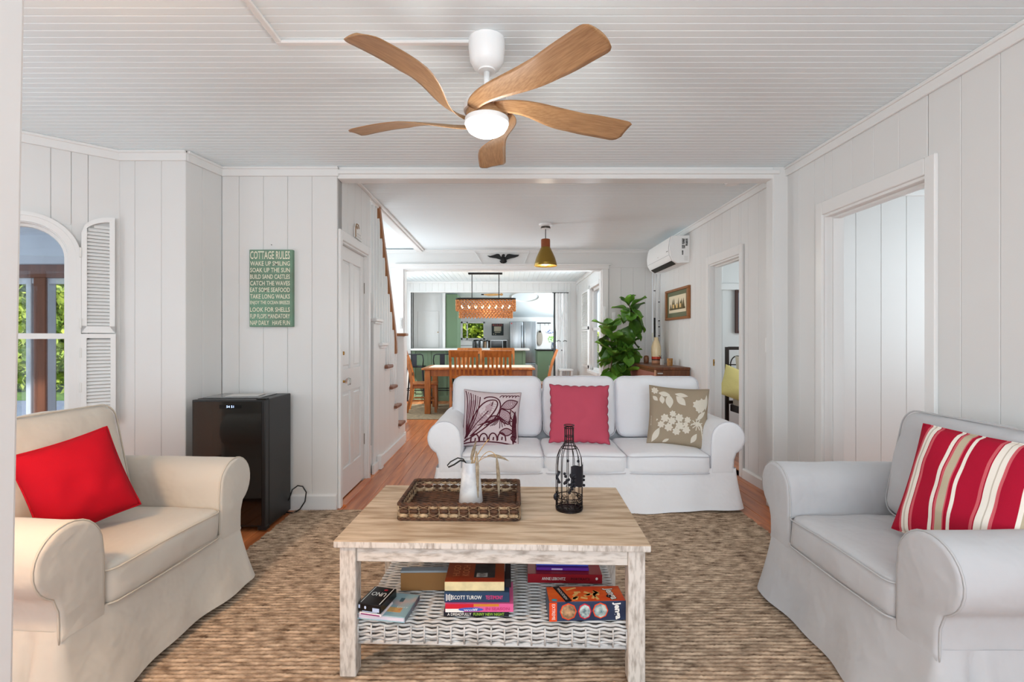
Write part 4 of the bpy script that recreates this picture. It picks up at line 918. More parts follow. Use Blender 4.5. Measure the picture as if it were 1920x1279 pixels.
for (ax, L, off) in (('x', tw, -td/2), ('x', tw, td/2), ('y', td, -tw/2), ('y', td, tw/2)):
    n = int(L/0.036); T = Matrix.Translation((0, off, 0)) if ax == 'x' else Matrix.Translation((off, 0, 0)) @ Matrix.Rotation(R(90), 4, 'Z')
    for row in range(3):
        zc = 0.019+0.0165*row
        for k in range(n):
            x = -L/2+L*(k+0.5)/n; tgt = ml if (row != 1 and rr_.random() < 0.6) else mw
            tgt.ball((x, 0, zc), L/n*0.52, 0.006, 0.0085, 8, 4, T)
    for k in range(n+1):
        x = -L/2+L*k/n; mt.tube([(x, -0.004, 0.008), (x+0.004, -0.007, 0.03), (x, -0.004, thh-0.004)], 0.0009, 5, T=T); mt.tube([(x, 0.004, 0.008), (x, 0.007, 0.03), (x, 0.004, thh-0.004)], 0.0009, 5, T=T)
        if k < n:
            for s in (-1, 1):
                for zc in (0.019, 0.052): mt.tube([(x, s*0.0070, zc-0.007), (x+L/n, s*0.0070, zc+0.007)], 0.0007, 4, T=T); mt.tube([(x, s*0.0070, zc+0.007), (x+L/n, s*0.0070, zc-0.007)], 0.0007, 4, T=T)
for nm, q, m in (('side_weave', mw, M_SEA), ('pale_weave', ml, M_SEAL), ('twine', mt, M_SEAL)): o = obj(nm, q, m, tr, smooth=True); o['kind'] = 'stuff'
# ---- marble vase and dried grasses
vp = Vector((-0.155, 2.085, TTZ+0.0155))
v = thing('vase', 'tapered white marble vase with black leather loop in the tray', 'vase', vp)
mb = MB(); mb.lathe([(0.0, 0), (0.049, 0), (0.051, 0.003), (0.034, 0.165), (0.033, 0.167), (0.029, 0.167), (0.028, 0.155), (0.0, 0.14)], 36, cap=False)
obj('body', mb, mat('white_marble', (232, 232, 232), 0.25, rgb2=(186, 190, 196), vscale=9, contrast=(0.33, 0.48), detail=8), v, sharp=40)
mb = MB(); mb.tube([(-0.02, 0, 0.160), (-0.032, 0, 0.178), (-0.055, 0, 0.183), (-0.085, -0.003, 0.168), (-0.098, -0.005, 0.153), (-0.093, -0.006, 0.146), (-0.07, -0.004, 0.156), (-0.045, 0, 0.172), (-0.026, 0, 0.170)], 0.0045, 8, flat=0.6); obj('strap', mb, mat('black_leather', (20, 19, 19), 0.5), v, smooth=True)
M_STEM = mat('dry_stem', (190, 154, 104), 0.8); M_PLUME = mat('dry_plume', (172, 158, 136), 0.95, rgb2=(128, 112, 90), vscale=60)
def grass(label, pts, plume=None, r=0.0016, lean=None):
    t = thing('dried_grass', label, 'dried grass', vp, 0, 'dried grasses in the marble vase')
    P = bez(*pts, n=14); mb = MB(); mb.tube(P, r, 5); obj('stem', mb, M_STEM, t, smooth=True)
    if plume:
        mb = MB(); rr_ = random.Random(len(label)); Q = bez(*plume, n=16)
        for i in range(len(Q)-1):
            a, b = Vector(Q[i]), Vector(Q[i+1]); k = math.sin(PI*(i+1)/len(Q))
            for q in range(16):
                d = (b-a).normalized()*rr_.uniform(0.012, 0.022)+Vector((rr_.uniform(-1, 1), rr_.uniform(-1, 1), rr_.uniform(-0.6, 0.3)))*0.007*(0.35+k)
                mb.cyl(a.lerp(b, rr_.random()), a+d, 0.0010, 3, 0.0003)
        mb.tube(Q, lambda t_: 0.0025+0.005*math.sin(PI*t_), 6); o = obj('plume', mb, M_PLUME, t); o['kind'] = 'stuff'
grass('dried grass stem drooping close over the front of the marble vase', [(0.01, 0, 0.12), (0.02, 0, 0.22), (0.025, -0.02, 0.215)], [(0.025, -0.02, 0.215), (0.031, -0.055, 0.16), (0.034, -0.062, 0.04)])
grass('dried grass stem arching far right over the tray', [(0.01, 0, 0.12), (0.07, 0, 0.26), (0.11, -0.01, 0.185)], [(0.108, -0.01, 0.19), (0.118, -0.016, 0.12), (0.118, -0.02, 0.035)])
grass('dried grass stem pointing right with a feathery tip', [(0.0, 0, 0.12), (0.03, 0, 0.19), (0.09, 0, 0.190)], [(0.07, 0, 0.192), (0.11, 0, 0.196), (0.145, -0.01, 0.180)], 0.0012)
grass('straight pale dried stalk rising right from the vase', [(-0.005, 0, 0.12), (0.02, 0, 0.20), (0.075, 0.0, 0.262)], None, 0.0022)
grass('short brown dried stalk rising straight from the vase', [(-0.005, 0.005, 0.12), (0.008, 0, 0.18), (0.018, 0.0, 0.242)], [(0.0, 0, 0.175), (0.008, 0, 0.20), (0.018, 0.0, 0.242)], 0.003)
# ---- wire wine bottle
M_WIRE = mat('bronze_wire', (34, 26, 26), 0.4, metal=0.6)
bt = thing('wire_bottle', 'black wire bottle shaped cork holder with grape ornament on the coffee table', 'ornament', (0.252, 2.035, TTZ), R(10))
prof = [(0.054, 0.004), (0.054, 0.10), (0.053, 0.18), (0.050, 0.215), (0.040, 0.243), (0.026, 0.262), (0.019, 0.275), (0.018, 0.30), (0.018, 0.335)]
mb = MB(); n = 13
for k in range(n): a = 2*PI*k/n; mb.tube([(r_*math.cos(a), r_*math.sin(a), z) for r_, z in prof], 0.0015, 5)
obj('wires', mb, M_WIRE, bt, smooth=True)
mb = MB()
for r_, z in ((0.054, 0.005), (0.055, 0.012), (0.054, 0.055), (0.019, 0.277), (0.019, 0.30), (0.020, 0.335), (0.021, 0.345), (0.033, 0.254)): mb.tube([(r_*math.cos(2*PI*k/24), r_*math.sin(2*PI*k/24), z) for k in range(24)], 0.002, 5, closed=True)
mb.lathe([(0.0, 0.003), (0.054, 0.003), (0.054, 0.0), (0.0, 0.0)], 24)
obj('rings', mb, M_WIRE, bt, smooth=True)
mb = MB(); rr_ = random.Random(2)
for k in range(70):
    a, z = rr_.uniform(0, 2*PI), rr_.uniform(0.008, 0.085)*rr_.uniform(0.5, 1); c = Vector((0.053*math.cos(a), 0.053*math.sin(a), z)); s = rr_.uniform(0.005, 0.011)
    mb.tube([c+Vector((-math.sin(a)*math.cos(q), math.cos(a)*math.cos(q), math.sin(q)))*s for q in [2*PI*i/10 for i in range(8)]], 0.0013, 4)
o = obj('scrolls', mb, M_WIRE, bt, smooth=True); o['kind'] = 'stuff'
M_LEAFB = mat('black_leaf', (26, 26, 34), 0.5, metal=0.3)
mb = MB(); mb.grid(lambda u, v: ((0.0565)*math.cos(R(-100+95*u)), 0.0565*math.sin(R(-100+95*u)), 0.105+0.085*v+0.004*math.sin(9*u)), 10, 4); obj('plate', mb, M_LEAFB, bt)
mb = MB(); 
for k in range(26): a = R(rr_.uniform(-125, -85)); z = rr_.uniform(0.085, 0.165); mb.ball((0.060*math.cos(a), 0.060*math.sin(a), z), 0.006, 0.006, 0.006, 8, 5)
for a, z in ((-10, 0.135), (-15, 0.10), (-70, 0.21), (-112, 0.213), (-8, 0.12)): mb.ball((0.060*math.cos(R(a)), 0.060*math.sin(R(a)), z), 0.006, 0.006, 0.006, 8, 5)
o = obj('grapes', mb, M_LEAFB, bt, smooth=True); o['kind'] = 'stuff'
mb = MB(); mb.tube([(-0.05, -0.03, 0.165), (-0.058, -0.02, 0.14), (-0.05, -0.035, 0.12)], 0.006, 6); mb.ball((-0.055, 0.0, 0.055), 0.012, 0.004, 0.016, 8, 5); obj('leaf', mb, M_LEAFB, bt, smooth=True)
# ================================================================== CEILING FAN, WALL THINGS, FRIDGE, STAIRS
fan = thing('ceiling_fan', 'white ceiling fan with five curved light wood blades and lit round lamp', 'ceiling fan', (-0.084, 1.99, 0))
mb = MB(); mb.lathe([(0.072, CZ), (0.073, CZ-0.035), (0.067, CZ-0.085), (0.052, CZ-0.112), (0.034, CZ-0.120), (0.034, CZ-0.126), (0.024, CZ-0.126)], 40); obj('canopy', mb, M_WHITE, fan, sharp=40)
mb = MB(); mb.cyl((0, 0, CZ-0.13), (0, 0, CZ-0.215), 0.0125, 20); obj('downrod', mb, M_WHITE, fan, smooth=True)
HZ = 2.118
mb = MB(); mb.lathe([(0.013, HZ+0.10), (0.017, HZ+0.09), (0.022, HZ+0.068), (0.045, HZ+0.060), (0.075, HZ+0.045), (0.091, HZ+0.020), (0.094, HZ-0.002), (0.092, HZ-0.010), (0.06, HZ-0.012)], 44); obj('motor_housing', mb, M_WHITE, fan, sharp=50)
mb = MB(); mb.lathe([(0.080, HZ-0.011), (0.084, HZ-0.012), (0.084, HZ-0.042), (0.07, HZ-0.043)], 40); obj('blade_hub', mb, M_OAK, fan, sharp=40)
mb = MB(); mb.lathe([(0.07, HZ-0.040), (0.088, HZ-0.041), (0.089, HZ-0.060), (0.086, HZ-0.062), (0.06, HZ-0.062)], 44); obj('lamp_ring', mb, M_WHITE, fan, sharp=40)
mb = MB(); mb.lathe([(0.086, HZ-0.060), (0.084, HZ-0.070), (0.074, HZ-0.086), (0.056, HZ-0.098), (0.03, HZ-0.104), (0.001, HZ-0.106)], 44); obj('lamp_lens', mb, mat('lit_opal', (255, 252, 246), 0.4, emit=(255, 250, 240), estr=5.0), fan, smooth=True)
def blade_mesh():
    r0, r1, n, m = 0.080, 0.628, 44, 8; vs = []; fs = []
    def cen(r): return R(-80)*(max(0, r1-r)/(r1-r0))**5.2
    for side in (1, -1):
        for i in range(n):
            s = i/(n-1); r = r0+(r1-r0)*s; e = 1e-3
            th = cen(r); c = Vector((r*math.cos(th), r*math.sin(th), 0)); c2 = Vector(((r+e)*math.cos(cen(r+e)), (r+e)*math.sin(cen(r+e)), 0)); t = (c2-c).normalized(); q = Vector((-t.y, t.x, 0))
            wd = 0.046+0.094*math.sin(PI/2*min(1, s/0.75))**1.4
            lead, trail = wd*0.5, wd*0.5
            if s > 0.90:                      # rounded, slanted tip
                k = (s-0.90)/0.10; lead *= math.sqrt(max(0, 1-(k*0.93)**3.2)); trail *= math.sqrt(max(0, 1-(k*0.80)**5))
            pitch = R(-42+30*min(1, s/0.55))
            zc = -0.014+0.020*math.sin(PI*s*0.8)
            for j in range(m+1):
                f_ = -1+2*j/m; a = (lead if f_ > 0 else trail)*f_; th_ = 0.0035*(1-f_*f_)+0.0006
                camb = 0.006*(1-f_*f_)
                vs.append(c+q*(a*math.cos(pitch))+Vector((0, 0, a*math.sin(pitch)+zc+camb+side*th_)))
    N = n*(m+1)
    for i in range(n-1):
        for j in range(m):
            a = i*(m+1)+j; fs.append((a, a+1, a+m+2, a+m+1)); fs.append((N+a, N+a+m+1, N+a+m+2, N+a+1))
        for j in (0, m): a = i*(m+1)+j; b = a+m+1; fs.append((a, b, N+b, N+a) if j == 0 else (b, a, N+a, N+b))
    for i in (0, n-1):
        for j in range(m): a = i*(m+1)+j; fs.append((a, N+a, N+a+1, a+1) if i == 0 else (a+1, N+a+1, N+a, a))
    mb = MB(); mb.add(vs, fs); mb.mats = [M_OAK]; return mb.mesh('blade', True)
bm_ = blade_mesh()
for k in range(5): link('blade', bm_, fan, (0, 0, HZ-0.012), (0, 0, R(-54.5+72*k)))
ld = bpy.data.lights.new('fan_lamp', 'POINT'); ld.energy = 14; ld.shadow_soft_size = 0.08; ld.color = (1, 0.97, 0.92); lo = bpy.data.objects.new('fan_lamp', ld); COL.objects.link(lo); lo.location = (-0.084, 1.99, HZ-0.16); lo.parent = None
# surface raceway on the ceiling feeding the fan
rw = thing('cable_raceway', 'white cable raceway running across the ceiling to the fan', 'cable cover')
mb = MB(); mb.bbox(-0.93, -0.905, 0.9, 2.005, CZ-0.012, CZ, 0.003, 1); obj('run', mb, M_TRIM, rw)
mb = MB(); mb.bbox(-0.93, -0.15, 1.982, 2.007, CZ-0.013, CZ, 0.003, 1); obj('run', mb, M_TRIM, rw)
mb = MB(); mb.lathe([(0.012, CZ), (0.012, CZ-0.008), (0.008, CZ-0.014)], 14, Matrix.Translation((0.245, 2.22, 0))); o = obj('hook_cap', mb, M_WHITE); tag(o, 'tiny white cap on the ceiling behind the right fan blade', 'cap')

# ---- COTTAGE RULES sign
sg = thing('cottage_sign', 'green wooden wall sign with cream lettering of cottage rules', 'sign', at(508, 540.5, 3.44))
sw_, sh_ = 0.300, 0.535
mb = MB(); mb.bbox(-sw_/2, sw_/2, 0, 0.032, -sh_/2, sh_/2, 0.002, 1); obj('board', mb, mat('sage_board', (112, 150, 126), 0.7, rgb2=(104, 122, 104), vscale=4, contrast=(0.35, 0.62)), sg)
M_SIGN = mat('cream_letters', (226, 222, 200), 0.7)
lines = ['COTTAGE RULES', 'WAKE UP SMILING', 'SOAK UP THE SUN', 'BUILD SAND CASTLES', 'CATCH THE WAVES', 'EAT SOME SEAFOOD', 'TAKE LONG WALKS', 'ENJOY THE OCEAN BREEZE', 'LOOK FOR SHELLS', 'FLIP FLOPS MANDATORY', 'NAP DAILY   HAVE FUN']
z = sh_/2-0.010
for i, s in enumerate(lines):
    h = 0.056 if i == 0 else 0.0315; z -= h/2
    text('lettering', s, M_SIGN, sg, 0.276, h, frame_T((-0.006, 0, z), (1, 0, 0), (0, 0, 1)), 0.0008, bold=0.012); z -= h/2+0.0142
o = obj('nail', MB().ball(at(509, 459, 3.455), 0.004, 0.004, 0.004, 8, 5), mat('nail_grey', (120, 118, 114), 0.5)); tag(o, 'small nail in the wall above the cottage rules sign', 'nail')
# ---- house shaped plaque above the door
pl = thing('house_plaque', 'small white house shaped plaque above the panelled door', 'plaque', (-1.192, 3.93, 2.03), R(90))
poly = [(-0.085, -0.045), (0.085, -0.055), (0.085, -0.015), (0.03, 0.045), (-0.02, 0.062), (-0.06, 0.062), (-0.085, 0.03)]
mb = MB(); mb.prism(poly, -0.012, 0.0); obj('board', mb, mat('plaque_white', (228, 226, 222), 0.5), pl)
mb = MB(); mb.tube([(-0.085, -0.014, -0.045), (-0.085, -0.014, 0.03), (-0.06, -0.014, 0.062), (-0.02, -0.014, 0.062), (0.0, -0.014, 0.035)], 0.004, 6); mb.ball((-0.045, -0.014, 0.035), 0.018, 0.003, 0.014, 10, 4); obj('outline', mb, mat('plaque_brown', (150, 118, 84), 0.5), pl)
text('lettering', 'WELCOME', mat('plaque_ink', (150, 148, 146), 0.6), pl, 0.10, 0.012, frame_T((0.0, -0.0125, -0.012), (1, 0, 0), (0, 0, 1)), 0.0006)
text('lettering', 'TO THE COTTAGE', MATS['plaque_ink'], pl, 0.13, 0.012, frame_T((0.0, -0.0125, -0.034), (1, 0, 0), (0, 0, 1)), 0.0006)

# ---- wine fridge
M_FRB = mat('black_fridge', (26, 25, 25), 0.4); M_FRG = mat('smoked_glass_door', (10, 9, 9), 0.05, spec=0.9, coat=0.6)
fr = thing('wine_fridge', 'black glass-front wine fridge standing in the corner', 'fridge', (-1.722, 3.24, 0))
fw, fd, fh = 0.452, 0.36, 0.82
mb = MB(); mb.bbox(-fw/2, fw/2, -fd/2+0.05, fd/2, 0.02, fh, 0.005, 2); obj('cabinet', mb, M_FRB, fr)
mb = MB(); mb.bbox(-fw/2, fw/2, -fd/2, -fd/2+0.045, 0.035, fh-0.002, 0.004, 2); d_ = obj('door', mb, M_FRB, fr)
mb = MB(); mb.box(-fw/2+0.008, fw/2-0.022, -fd/2-0.003, -fd/2+0.001, 0.045, fh-0.012); obj('glass', mb, M_FRG, d_)
mb = MB(); mb.bbox(-0.055, 0.080, -fd/2-0.0045, -fd/2-0.003, fh-0.055, fh-0.032, 0.0006, 1); dp = obj('display', mb, mat('display_black', (8, 8, 10), 0.2), d_)
text('digits', '54 51', mat('display_lit', (200, 220, 255), 0.4, emit=(190, 215, 255), estr=3.0), dp, 0.045, 0.014, frame_T((0.012, -fd/2-0.0045, fh-0.043), (1, 0, 0), (0, 0, 1)), 0.0008)
mb = MB(); mb.bbox(fw/2-0.06, fw/2, -fd/2+0.002, -fd/2+0.05, fh-0.001, fh+0.008, 0.003, 1); mb.bbox(fw/2-0.05, fw/2+0.004, -fd/2+0.002, -fd/2+0.05, 0.012, 0.036, 0.003, 1); obj('hinge', mb, M_FRB, fr)
for x in (-0.19, 0.19):
    for y in (-0.10, 0.14): mb = MB(); mb.cyl((x, y, 0), (x, y, 0.022), 0.018, 12); obj('foot', mb, M_FRB, fr)
o = obj('glass_tray', MB().bbox(-0.19, 0.17, -0.12, 0.12, 0, 0.006, 0.002, 1), mat('silver_tray', (150, 150, 150), 0.25, metal=0.8), loc=(-1.735, 3.25, fh)); tag(o, 'flat silver grey tray lying on top of the wine fridge', 'tray')
o = obj('folder', MB().bbox(-0.10, 0.10, -0.07, 0.07, 0, 0.004, 0.001, 1), mat('pale_folder', (206, 204, 200), 0.6), loc=(-1.71, 3.24, fh+0.0065), rot=(0, 0, R(8))); tag(o, 'pale paper folder on the tray above the wine fridge', 'folder')
mb = MB(); mb.tube([(-1.485, 3.36, 0.10), (-1.47, 3.385, 0.165), (-1.44, 3.40, 0.188), (-1.41, 3.41, 0.180), (-1.385, 3.41, 0.14), (-1.39, 3.40, 0.08), (-1.42, 3.39, 0.03), (-1.46, 3.38, 0.007), (-1.52, 3.40, 0.006)], 0.0045, 8); mb.v = [(x+1.722, y-3.24, z) for x, y, z in mb.v]; obj('power_cord', mb, M_FRB, fr, smooth=True)

# ---- staircase: treads, balusters, handrail, newel
sta = thing('staircase', 'white staircase with brown treads, thin balusters and wooden handrail', 'staircase', (-1.25, 5.0, 0))
SB = Vector((-1.25, 5.0, 0))
M_TRD = mat('worn_brown_tread', (134, 88, 66), 0.5, var=0.25, vscale=10, stretch=(1, 6, 6)); M_RAIL = mat('handrail_wood', (158, 104, 62), 0.4, var=0.25, vscale=8, stretch=(6, 2, 2))
for k, (y, z) in enumerate(ST):
    if k > 7: continue
    mb = MB(); x1 = -1.160 if k < 6 else -1.26; mb.bbox(-2.08, x1, y-0.115, y+0.125, z-0.032, z, 0.010, 3); mb.v = [tuple(Vector(p)-SB) for p in mb.v]; obj('tread', mb, M_TRD if k < 4 else M_TRIM, sta)
    mb = MB(); mb.box(-2.08, -1.235 if k < 6 else -1.262, y+0.085, y+0.10, z-0.222, z-0.03); mb.v = [tuple(Vector(p)-SB) for p in mb.v]; obj('riser', mb, M_TRIM, sta)
    mb = MB(); mb.bbox(-1.194, -1.176, y-0.10, y+0.105, z-0.050, z-0.030, 0.004, 1); mb.v = [tuple(Vector(p)-SB) for p in mb.v]
    if k < 6: obj('tread_moulding', mb, M_TRIM, sta)
RA, RB = (4.62, 2.40), (5.30, 1.255)
def rail_z(y): return min(CZ2-0.04, RA[1]+(RB[1]-RA[1])*(y-RA[0])/(RB[0]-RA[0]))
for k, (y, z) in enumerate(ST[:7]):
    for dy in (-0.055, 0.045):
        yy = y+dy
        if yy > 5.50 or yy < 4.305: continue
        zt = max(rail_z(yy), z+0.2) if yy < 5.32 else (1.06 if yy < 5.40 else 0)
        if zt < z+0.2: continue
        mb = MB(); mb.bbox(-0.011, 0.011, -0.011, 0.011, 0, zt-z, 0.002, 1); obj('baluster', mb, M_TRIM, sta, loc=Vector((-1.215, yy, z))-SB)
mb = MB(); rp = [(RA[0], RA[1]+0.02), (4.85, rail_z(4.85)+0.02), (5.1, rail_z(5.1)+0.02), (5.27, 1.30), (5.325, 1.16), (5.345, 1.04)]
prv = None
for (ya, za), (yb, zb) in zip(rp, rp[1:]):
    d_ = Vector((0, yb-ya, zb-za)); L = d_.length; T = frame_T(Vector((-1.215, ya, za))-SB, d_, (1, 0, 0)); mb.bbox(-0.008, L+0.008, -0.024, 0.024, -0.038, 0.02, 0.008, 2, T)
obj('handrail', mb, M_RAIL, sta)
mb = MB(); mb.bbox(-1.285, -1.195, 5.70, 5.79, 0, 1.225, 0.006, 1); mb.bbox(-1.295, -1.185, 5.69, 5.80, 0, 0.11, 0.004, 1); mb.v = [tuple(Vector(p)-SB) for p in mb.v]; nw = obj('newel_post', mb, M_TRIM, sta)
mb = MB(); mb.bbox(-1.300, -1.165, 5.67, 5.82, 1.225, 1.256, 0.010, 3); mb.v = [tuple(Vector(p)-SB) for p in mb.v]; obj('cap', mb, M_RAIL, nw)

# ---- small fixtures
def wall_plate(name, label, cat, p, d, n, w_, h, rocker=True, m=M_WHITE):
    T = frame_T(p, d, (0, 0, 1)); s = 1 if T.to_3x3().col[2].dot(Vector(n)) > 0 else -1
    t = thing(name, label, cat, p); T.translation = (0, 0, 0)
    mb = MB(); a, b = sorted((0, s*0.007)); mb.bbox(-w_/2, w_/2, -h/2, h/2, a, b, 0.003, 1, T); obj('plate', mb, m, t)
    if rocker: mb = MB(); a, b = sorted((s*0.006, s*0.012)); mb.bbox(-w_*0.22, w_*0.22, -h*0.28, h*0.28, a, b, 0.002, 1, T); obj('rocker', mb, m, t)
    return t
wall_plate('light_switch', 'white light switch on the wall beside the bedroom doorway', 'switch', (2.027, 3.86, 1.145), (0, 1, 0), (-1, 0, 0), 0.072, 0.118)
wall_plate('light_switch', 'small white switch on the dining room opening casing', 'switch', at(1134, 587, 6.925), (1, 0, 0), (0, -1, 0), 0.045, 0.19)
wall_plate('power_socket', 'white wall box with dark top left of the leafy plant', 'socket', at(1150.5, 600, 6.94), (1, 0, 0), (0, -1, 0), 0.05, 0.22)
wall_plate('light_switch', 'grey switch plate on the far opening casing by the handrail', 'switch', at(752, 606, 6.92), (1, 0, 0), (0, -1, 0), 0.035, 0.15, m=mat('grey_plate', (200, 200, 198), 0.4))
wall_plate('thermostat', 'small white thermostat on the jamb of the right doorway', 'thermostat', (2.02, 2.322, 1.51), (1, 0, 0), (0, 1, 0), 0.05, 0.07)
sd = thing('smoke_detector', 'round white smoke detector on the middle room ceiling', 'smoke detector', (1.75, 3.87, CZ2))
mb = MB(); mb.lathe([(0.062, 0), (0.062, -0.018), (0.056, -0.022), (0.056, -0.030), (0.050, -0.042), (0.02, -0.045)], 32); obj('body', mb, M_WHITE, sd, sharp=40)
mb = MB()
for k in range(18): a = 2*PI*k/18; mb.box(-0.004, 0.004, -0.001, 0.001, -0.030, -0.024, Matrix.Rotation(a, 4, 'Z') @ Matrix.Translation((0, 0.0562, 0)))
obj('vent', mb, M_BLACK, sd)
mb = MB(); mb.bbox(1.81, 2.02, 3.86, 3.88, CZ2-0.012, CZ2, 0.003, 1); o = obj('cable_conduit', mb, M_TRIM); tag(o, 'short white conduit between smoke detector and wall', 'conduit')
# ---- lamp standing left of the view beside the cream armchair
fl = thing('floor_lamp', 'brass floor lamp with warm white shade beside the cream armchair', 'floor lamp', (-1.40, 0.98, 0))
mb = MB(); mb.lathe([(0.13, 0), (0.13, 0.015), (0.02, 0.03), (0.012, 0.035)], 28); obj('base', mb, M_BRASS, fl, smooth=True)
mb = MB(); mb.cyl((0, 0, 0.03), (0, 0, 1.38), 0.010, 14); obj('pole', mb, M_BRASS, fl, smooth=True)
mb = MB(); mb.lathe([(0.19, 1.27), (0.13, 1.52)], 32, cap=False); obj('shade', mb, mat('lamp_shade', (238, 214, 178), 0.8), fl, smooth=True)
mb = MB(); mb.ball((0, 0, 1.43), 0.03, 0.03, 0.04, 14, 8); obj('bulb', mb, mat('warm_bulb', (255, 220, 170), 0.4, emit=(255, 205, 140), estr=6), fl, smooth=True)
ld = bpy.data.lights.new('lamp_light', 'POINT'); ld.energy = 62; ld.shadow_soft_size = 0.05; ld.color = (1.0, 0.62, 0.32); lo = bpy.data.objects.new('lamp_light', ld); COL.objects.link(lo); lo.location = (-1.40, 0.98, 1.35)
# ================================================================== MIDDLE ROOM
ac = thing('air_conditioner', 'white split air conditioner high on the right wall', 'air conditioner', (2.027, 5.98, 2.19))
L = 0.90; prof = [(0, -0.145), (-0.14, -0.150), (-0.185, -0.118), (-0.215, -0.06), (-0.222, 0.02), (-0.212, 0.10), (-0.195, 0.150), (0, 0.155)]
mb = MB(); mb.prism([(x, z) for x, z in prof], -L/2, L/2); obj('housing', mb, M_WHITE, ac, sharp=50)
mb = MB(); T = frame_T((-0.163, 0, -0.134), (0, 1, 0), (-0.045, 0, 0.032)); mb.box(-L/2+0.05, L/2-0.06, -0.036, 0.026, 0.0, 0.003, T); mb.v = [(x-0.004, y, z-0.004) for x, y, z in mb.v]; obj('air_outlet', mb, mat('dark_grille', (34, 32, 30), 0.6), ac)
mb = MB(); mb.tube([(x-0.002, -L/2+0.03, z) for x, z in prof[2:7]], 0.004, 6); mb.tube([(-0.2165, y, -0.055) for y in (-L/2+0.03, L/2-0.03)], 0.003, 6); obj('panel_seam', mb, mat('seam_grey', (190, 190, 190), 0.5), ac)
M_STK = mat('sticker_print', (150, 150, 148), 0.5, rgb2=(40, 40, 42), vscale=90, contrast=(0.45, 0.55))
for x0, x1, z0, z1 in ((-0.085, -0.055, 0.06, 0.12), (-0.045, -0.02, 0.04, 0.12), (-0.085, -0.05, 0.01, 0.05), (-0.085, -0.07, -0.06, -0.01)):
    mb = MB(); mb.box(x0, x1, -L/2-0.0015, -L/2-0.0005, z0, z1); obj('sticker', mb, M_STK, ac)
mb = MB(); mb.bbox(-0.06, -0.02, -L/2-0.003, -L/2, -0.125, -0.075, 0.001, 1); obj('cover_tab', mb, M_TRIM, ac)
mb = MB(); mb.box(-0.2235, -0.2215, -0.02, -0.012, -0.028, -0.020); mb.box(-0.2235, -0.2205, -0.38, -0.33, -0.012, -0.006); obj('badge', mb, mat('badge_grey', (80, 80, 80), 0.5), ac)
M_PIPEW = mat('pipe_white', (222, 222, 222), 0.4)
for i, (px, lab, split) in enumerate(((1227.5, 'white and black cable pipe left of pair below the air conditioner', 1.47), (1236, 'white cable pipe with dark bands right of pair below the air conditioner', None))):
    p = at(px, 600, 6.62); t = thing('pipe', lab, 'pipe', (p.x, 6.62, 0.88))
    mb = MB(); mb.tube([(0, 0, (split-0.88) if split else 0), (0, 0, 0.95), (0.01, -0.03, 1.17)], 0.013, 10); obj('sleeve', mb, M_PIPEW, t, smooth=True)
    if split: mb = MB(); mb.cyl((0, 0, 0), (0, 0, split-0.88), 0.012, 10); obj('lower_sleeve', mb, M_BLACK, t, smooth=True)
    for z in ([0.2, 0.35, 0.47, 0.55, 0.8] if not split else [0.95]): mb = MB(); mb.cyl((0, 0, z-0.006), (0, 0, z+0.006), 0.0145, 10); obj('band', mb, M_BLACK, t)
# framed print on the right wall
fp = thing('framed_print', 'wood framed print of trees and houses on the right wall', 'picture', (2.027, 5.90, 1.605))
M_FRM = mat('honey_frame', (152, 96, 48), 0.4, var=0.2, vscale=20)
hw_, hh_ = 0.405, 0.185
for a, b, c, d_ in ((-hw_, hw_, hh_-0.03, hh_), (-hw_, hw_, -hh_, -hh_+0.03), (-hw_, -hw_+0.05, -hh_+0.03, hh_-0.03), (hw_-0.05, hw_, -hh_+0.03, hh_-0.03)):
    mb = MB(); mb.bbox(-0.03, 0, a, b, c, d_, 0.004, 1); obj('frame_bar', mb, M_FRM, fp)
mb = MB(); mb.box(-0.012, -0.006, -hw_+0.05, hw_-0.05, -hh_+0.03, hh_-0.03); obj('mat_board', mb, mat('olive_mat', (104, 108, 82), 0.8), fp)
mb = MB(); mb.box(-0.0135, -0.012, -hw_+0.11, hw_-0.11, -0.10, 0.105); obj('print', mb, mat('print_paper', (222, 208, 178), 0.8), fp)
mb = MB(); rr_ = random.Random(5)
for k in range(9):
    y, h, w_ = -0.22+0.055*k+rr_.uniform(-.01, .01), rr_.uniform(0.05, 0.13), rr_.uniform(0.05, 0.09); poly = [(y-w_/2, -0.05), (y+w_/2, -0.05), (y+w_*0.25, -0.05+h*0.6), (y, -0.05+h)]
    mb.prism(poly, -0.0145-0.0002*k, -0.0138, axis='x')
mb.box(-0.0145, -0.0138, -0.27, 0.27, -0.065, -0.045); obj('print_trees', mb, mat('print_ink', (120, 104, 62), 0.8, rgb2=(62, 58, 40), vscale=40), fp)
mb = MB()
for y in (-0.12, 0.0, 0.12): mb = MB(); mb.box(-0.0172, -0.0166, y-0.03, y+0.03, -0.045, 0.0); obj('print_house', mb, mat('print_house', (214, 180, 120), 0.8), fp)

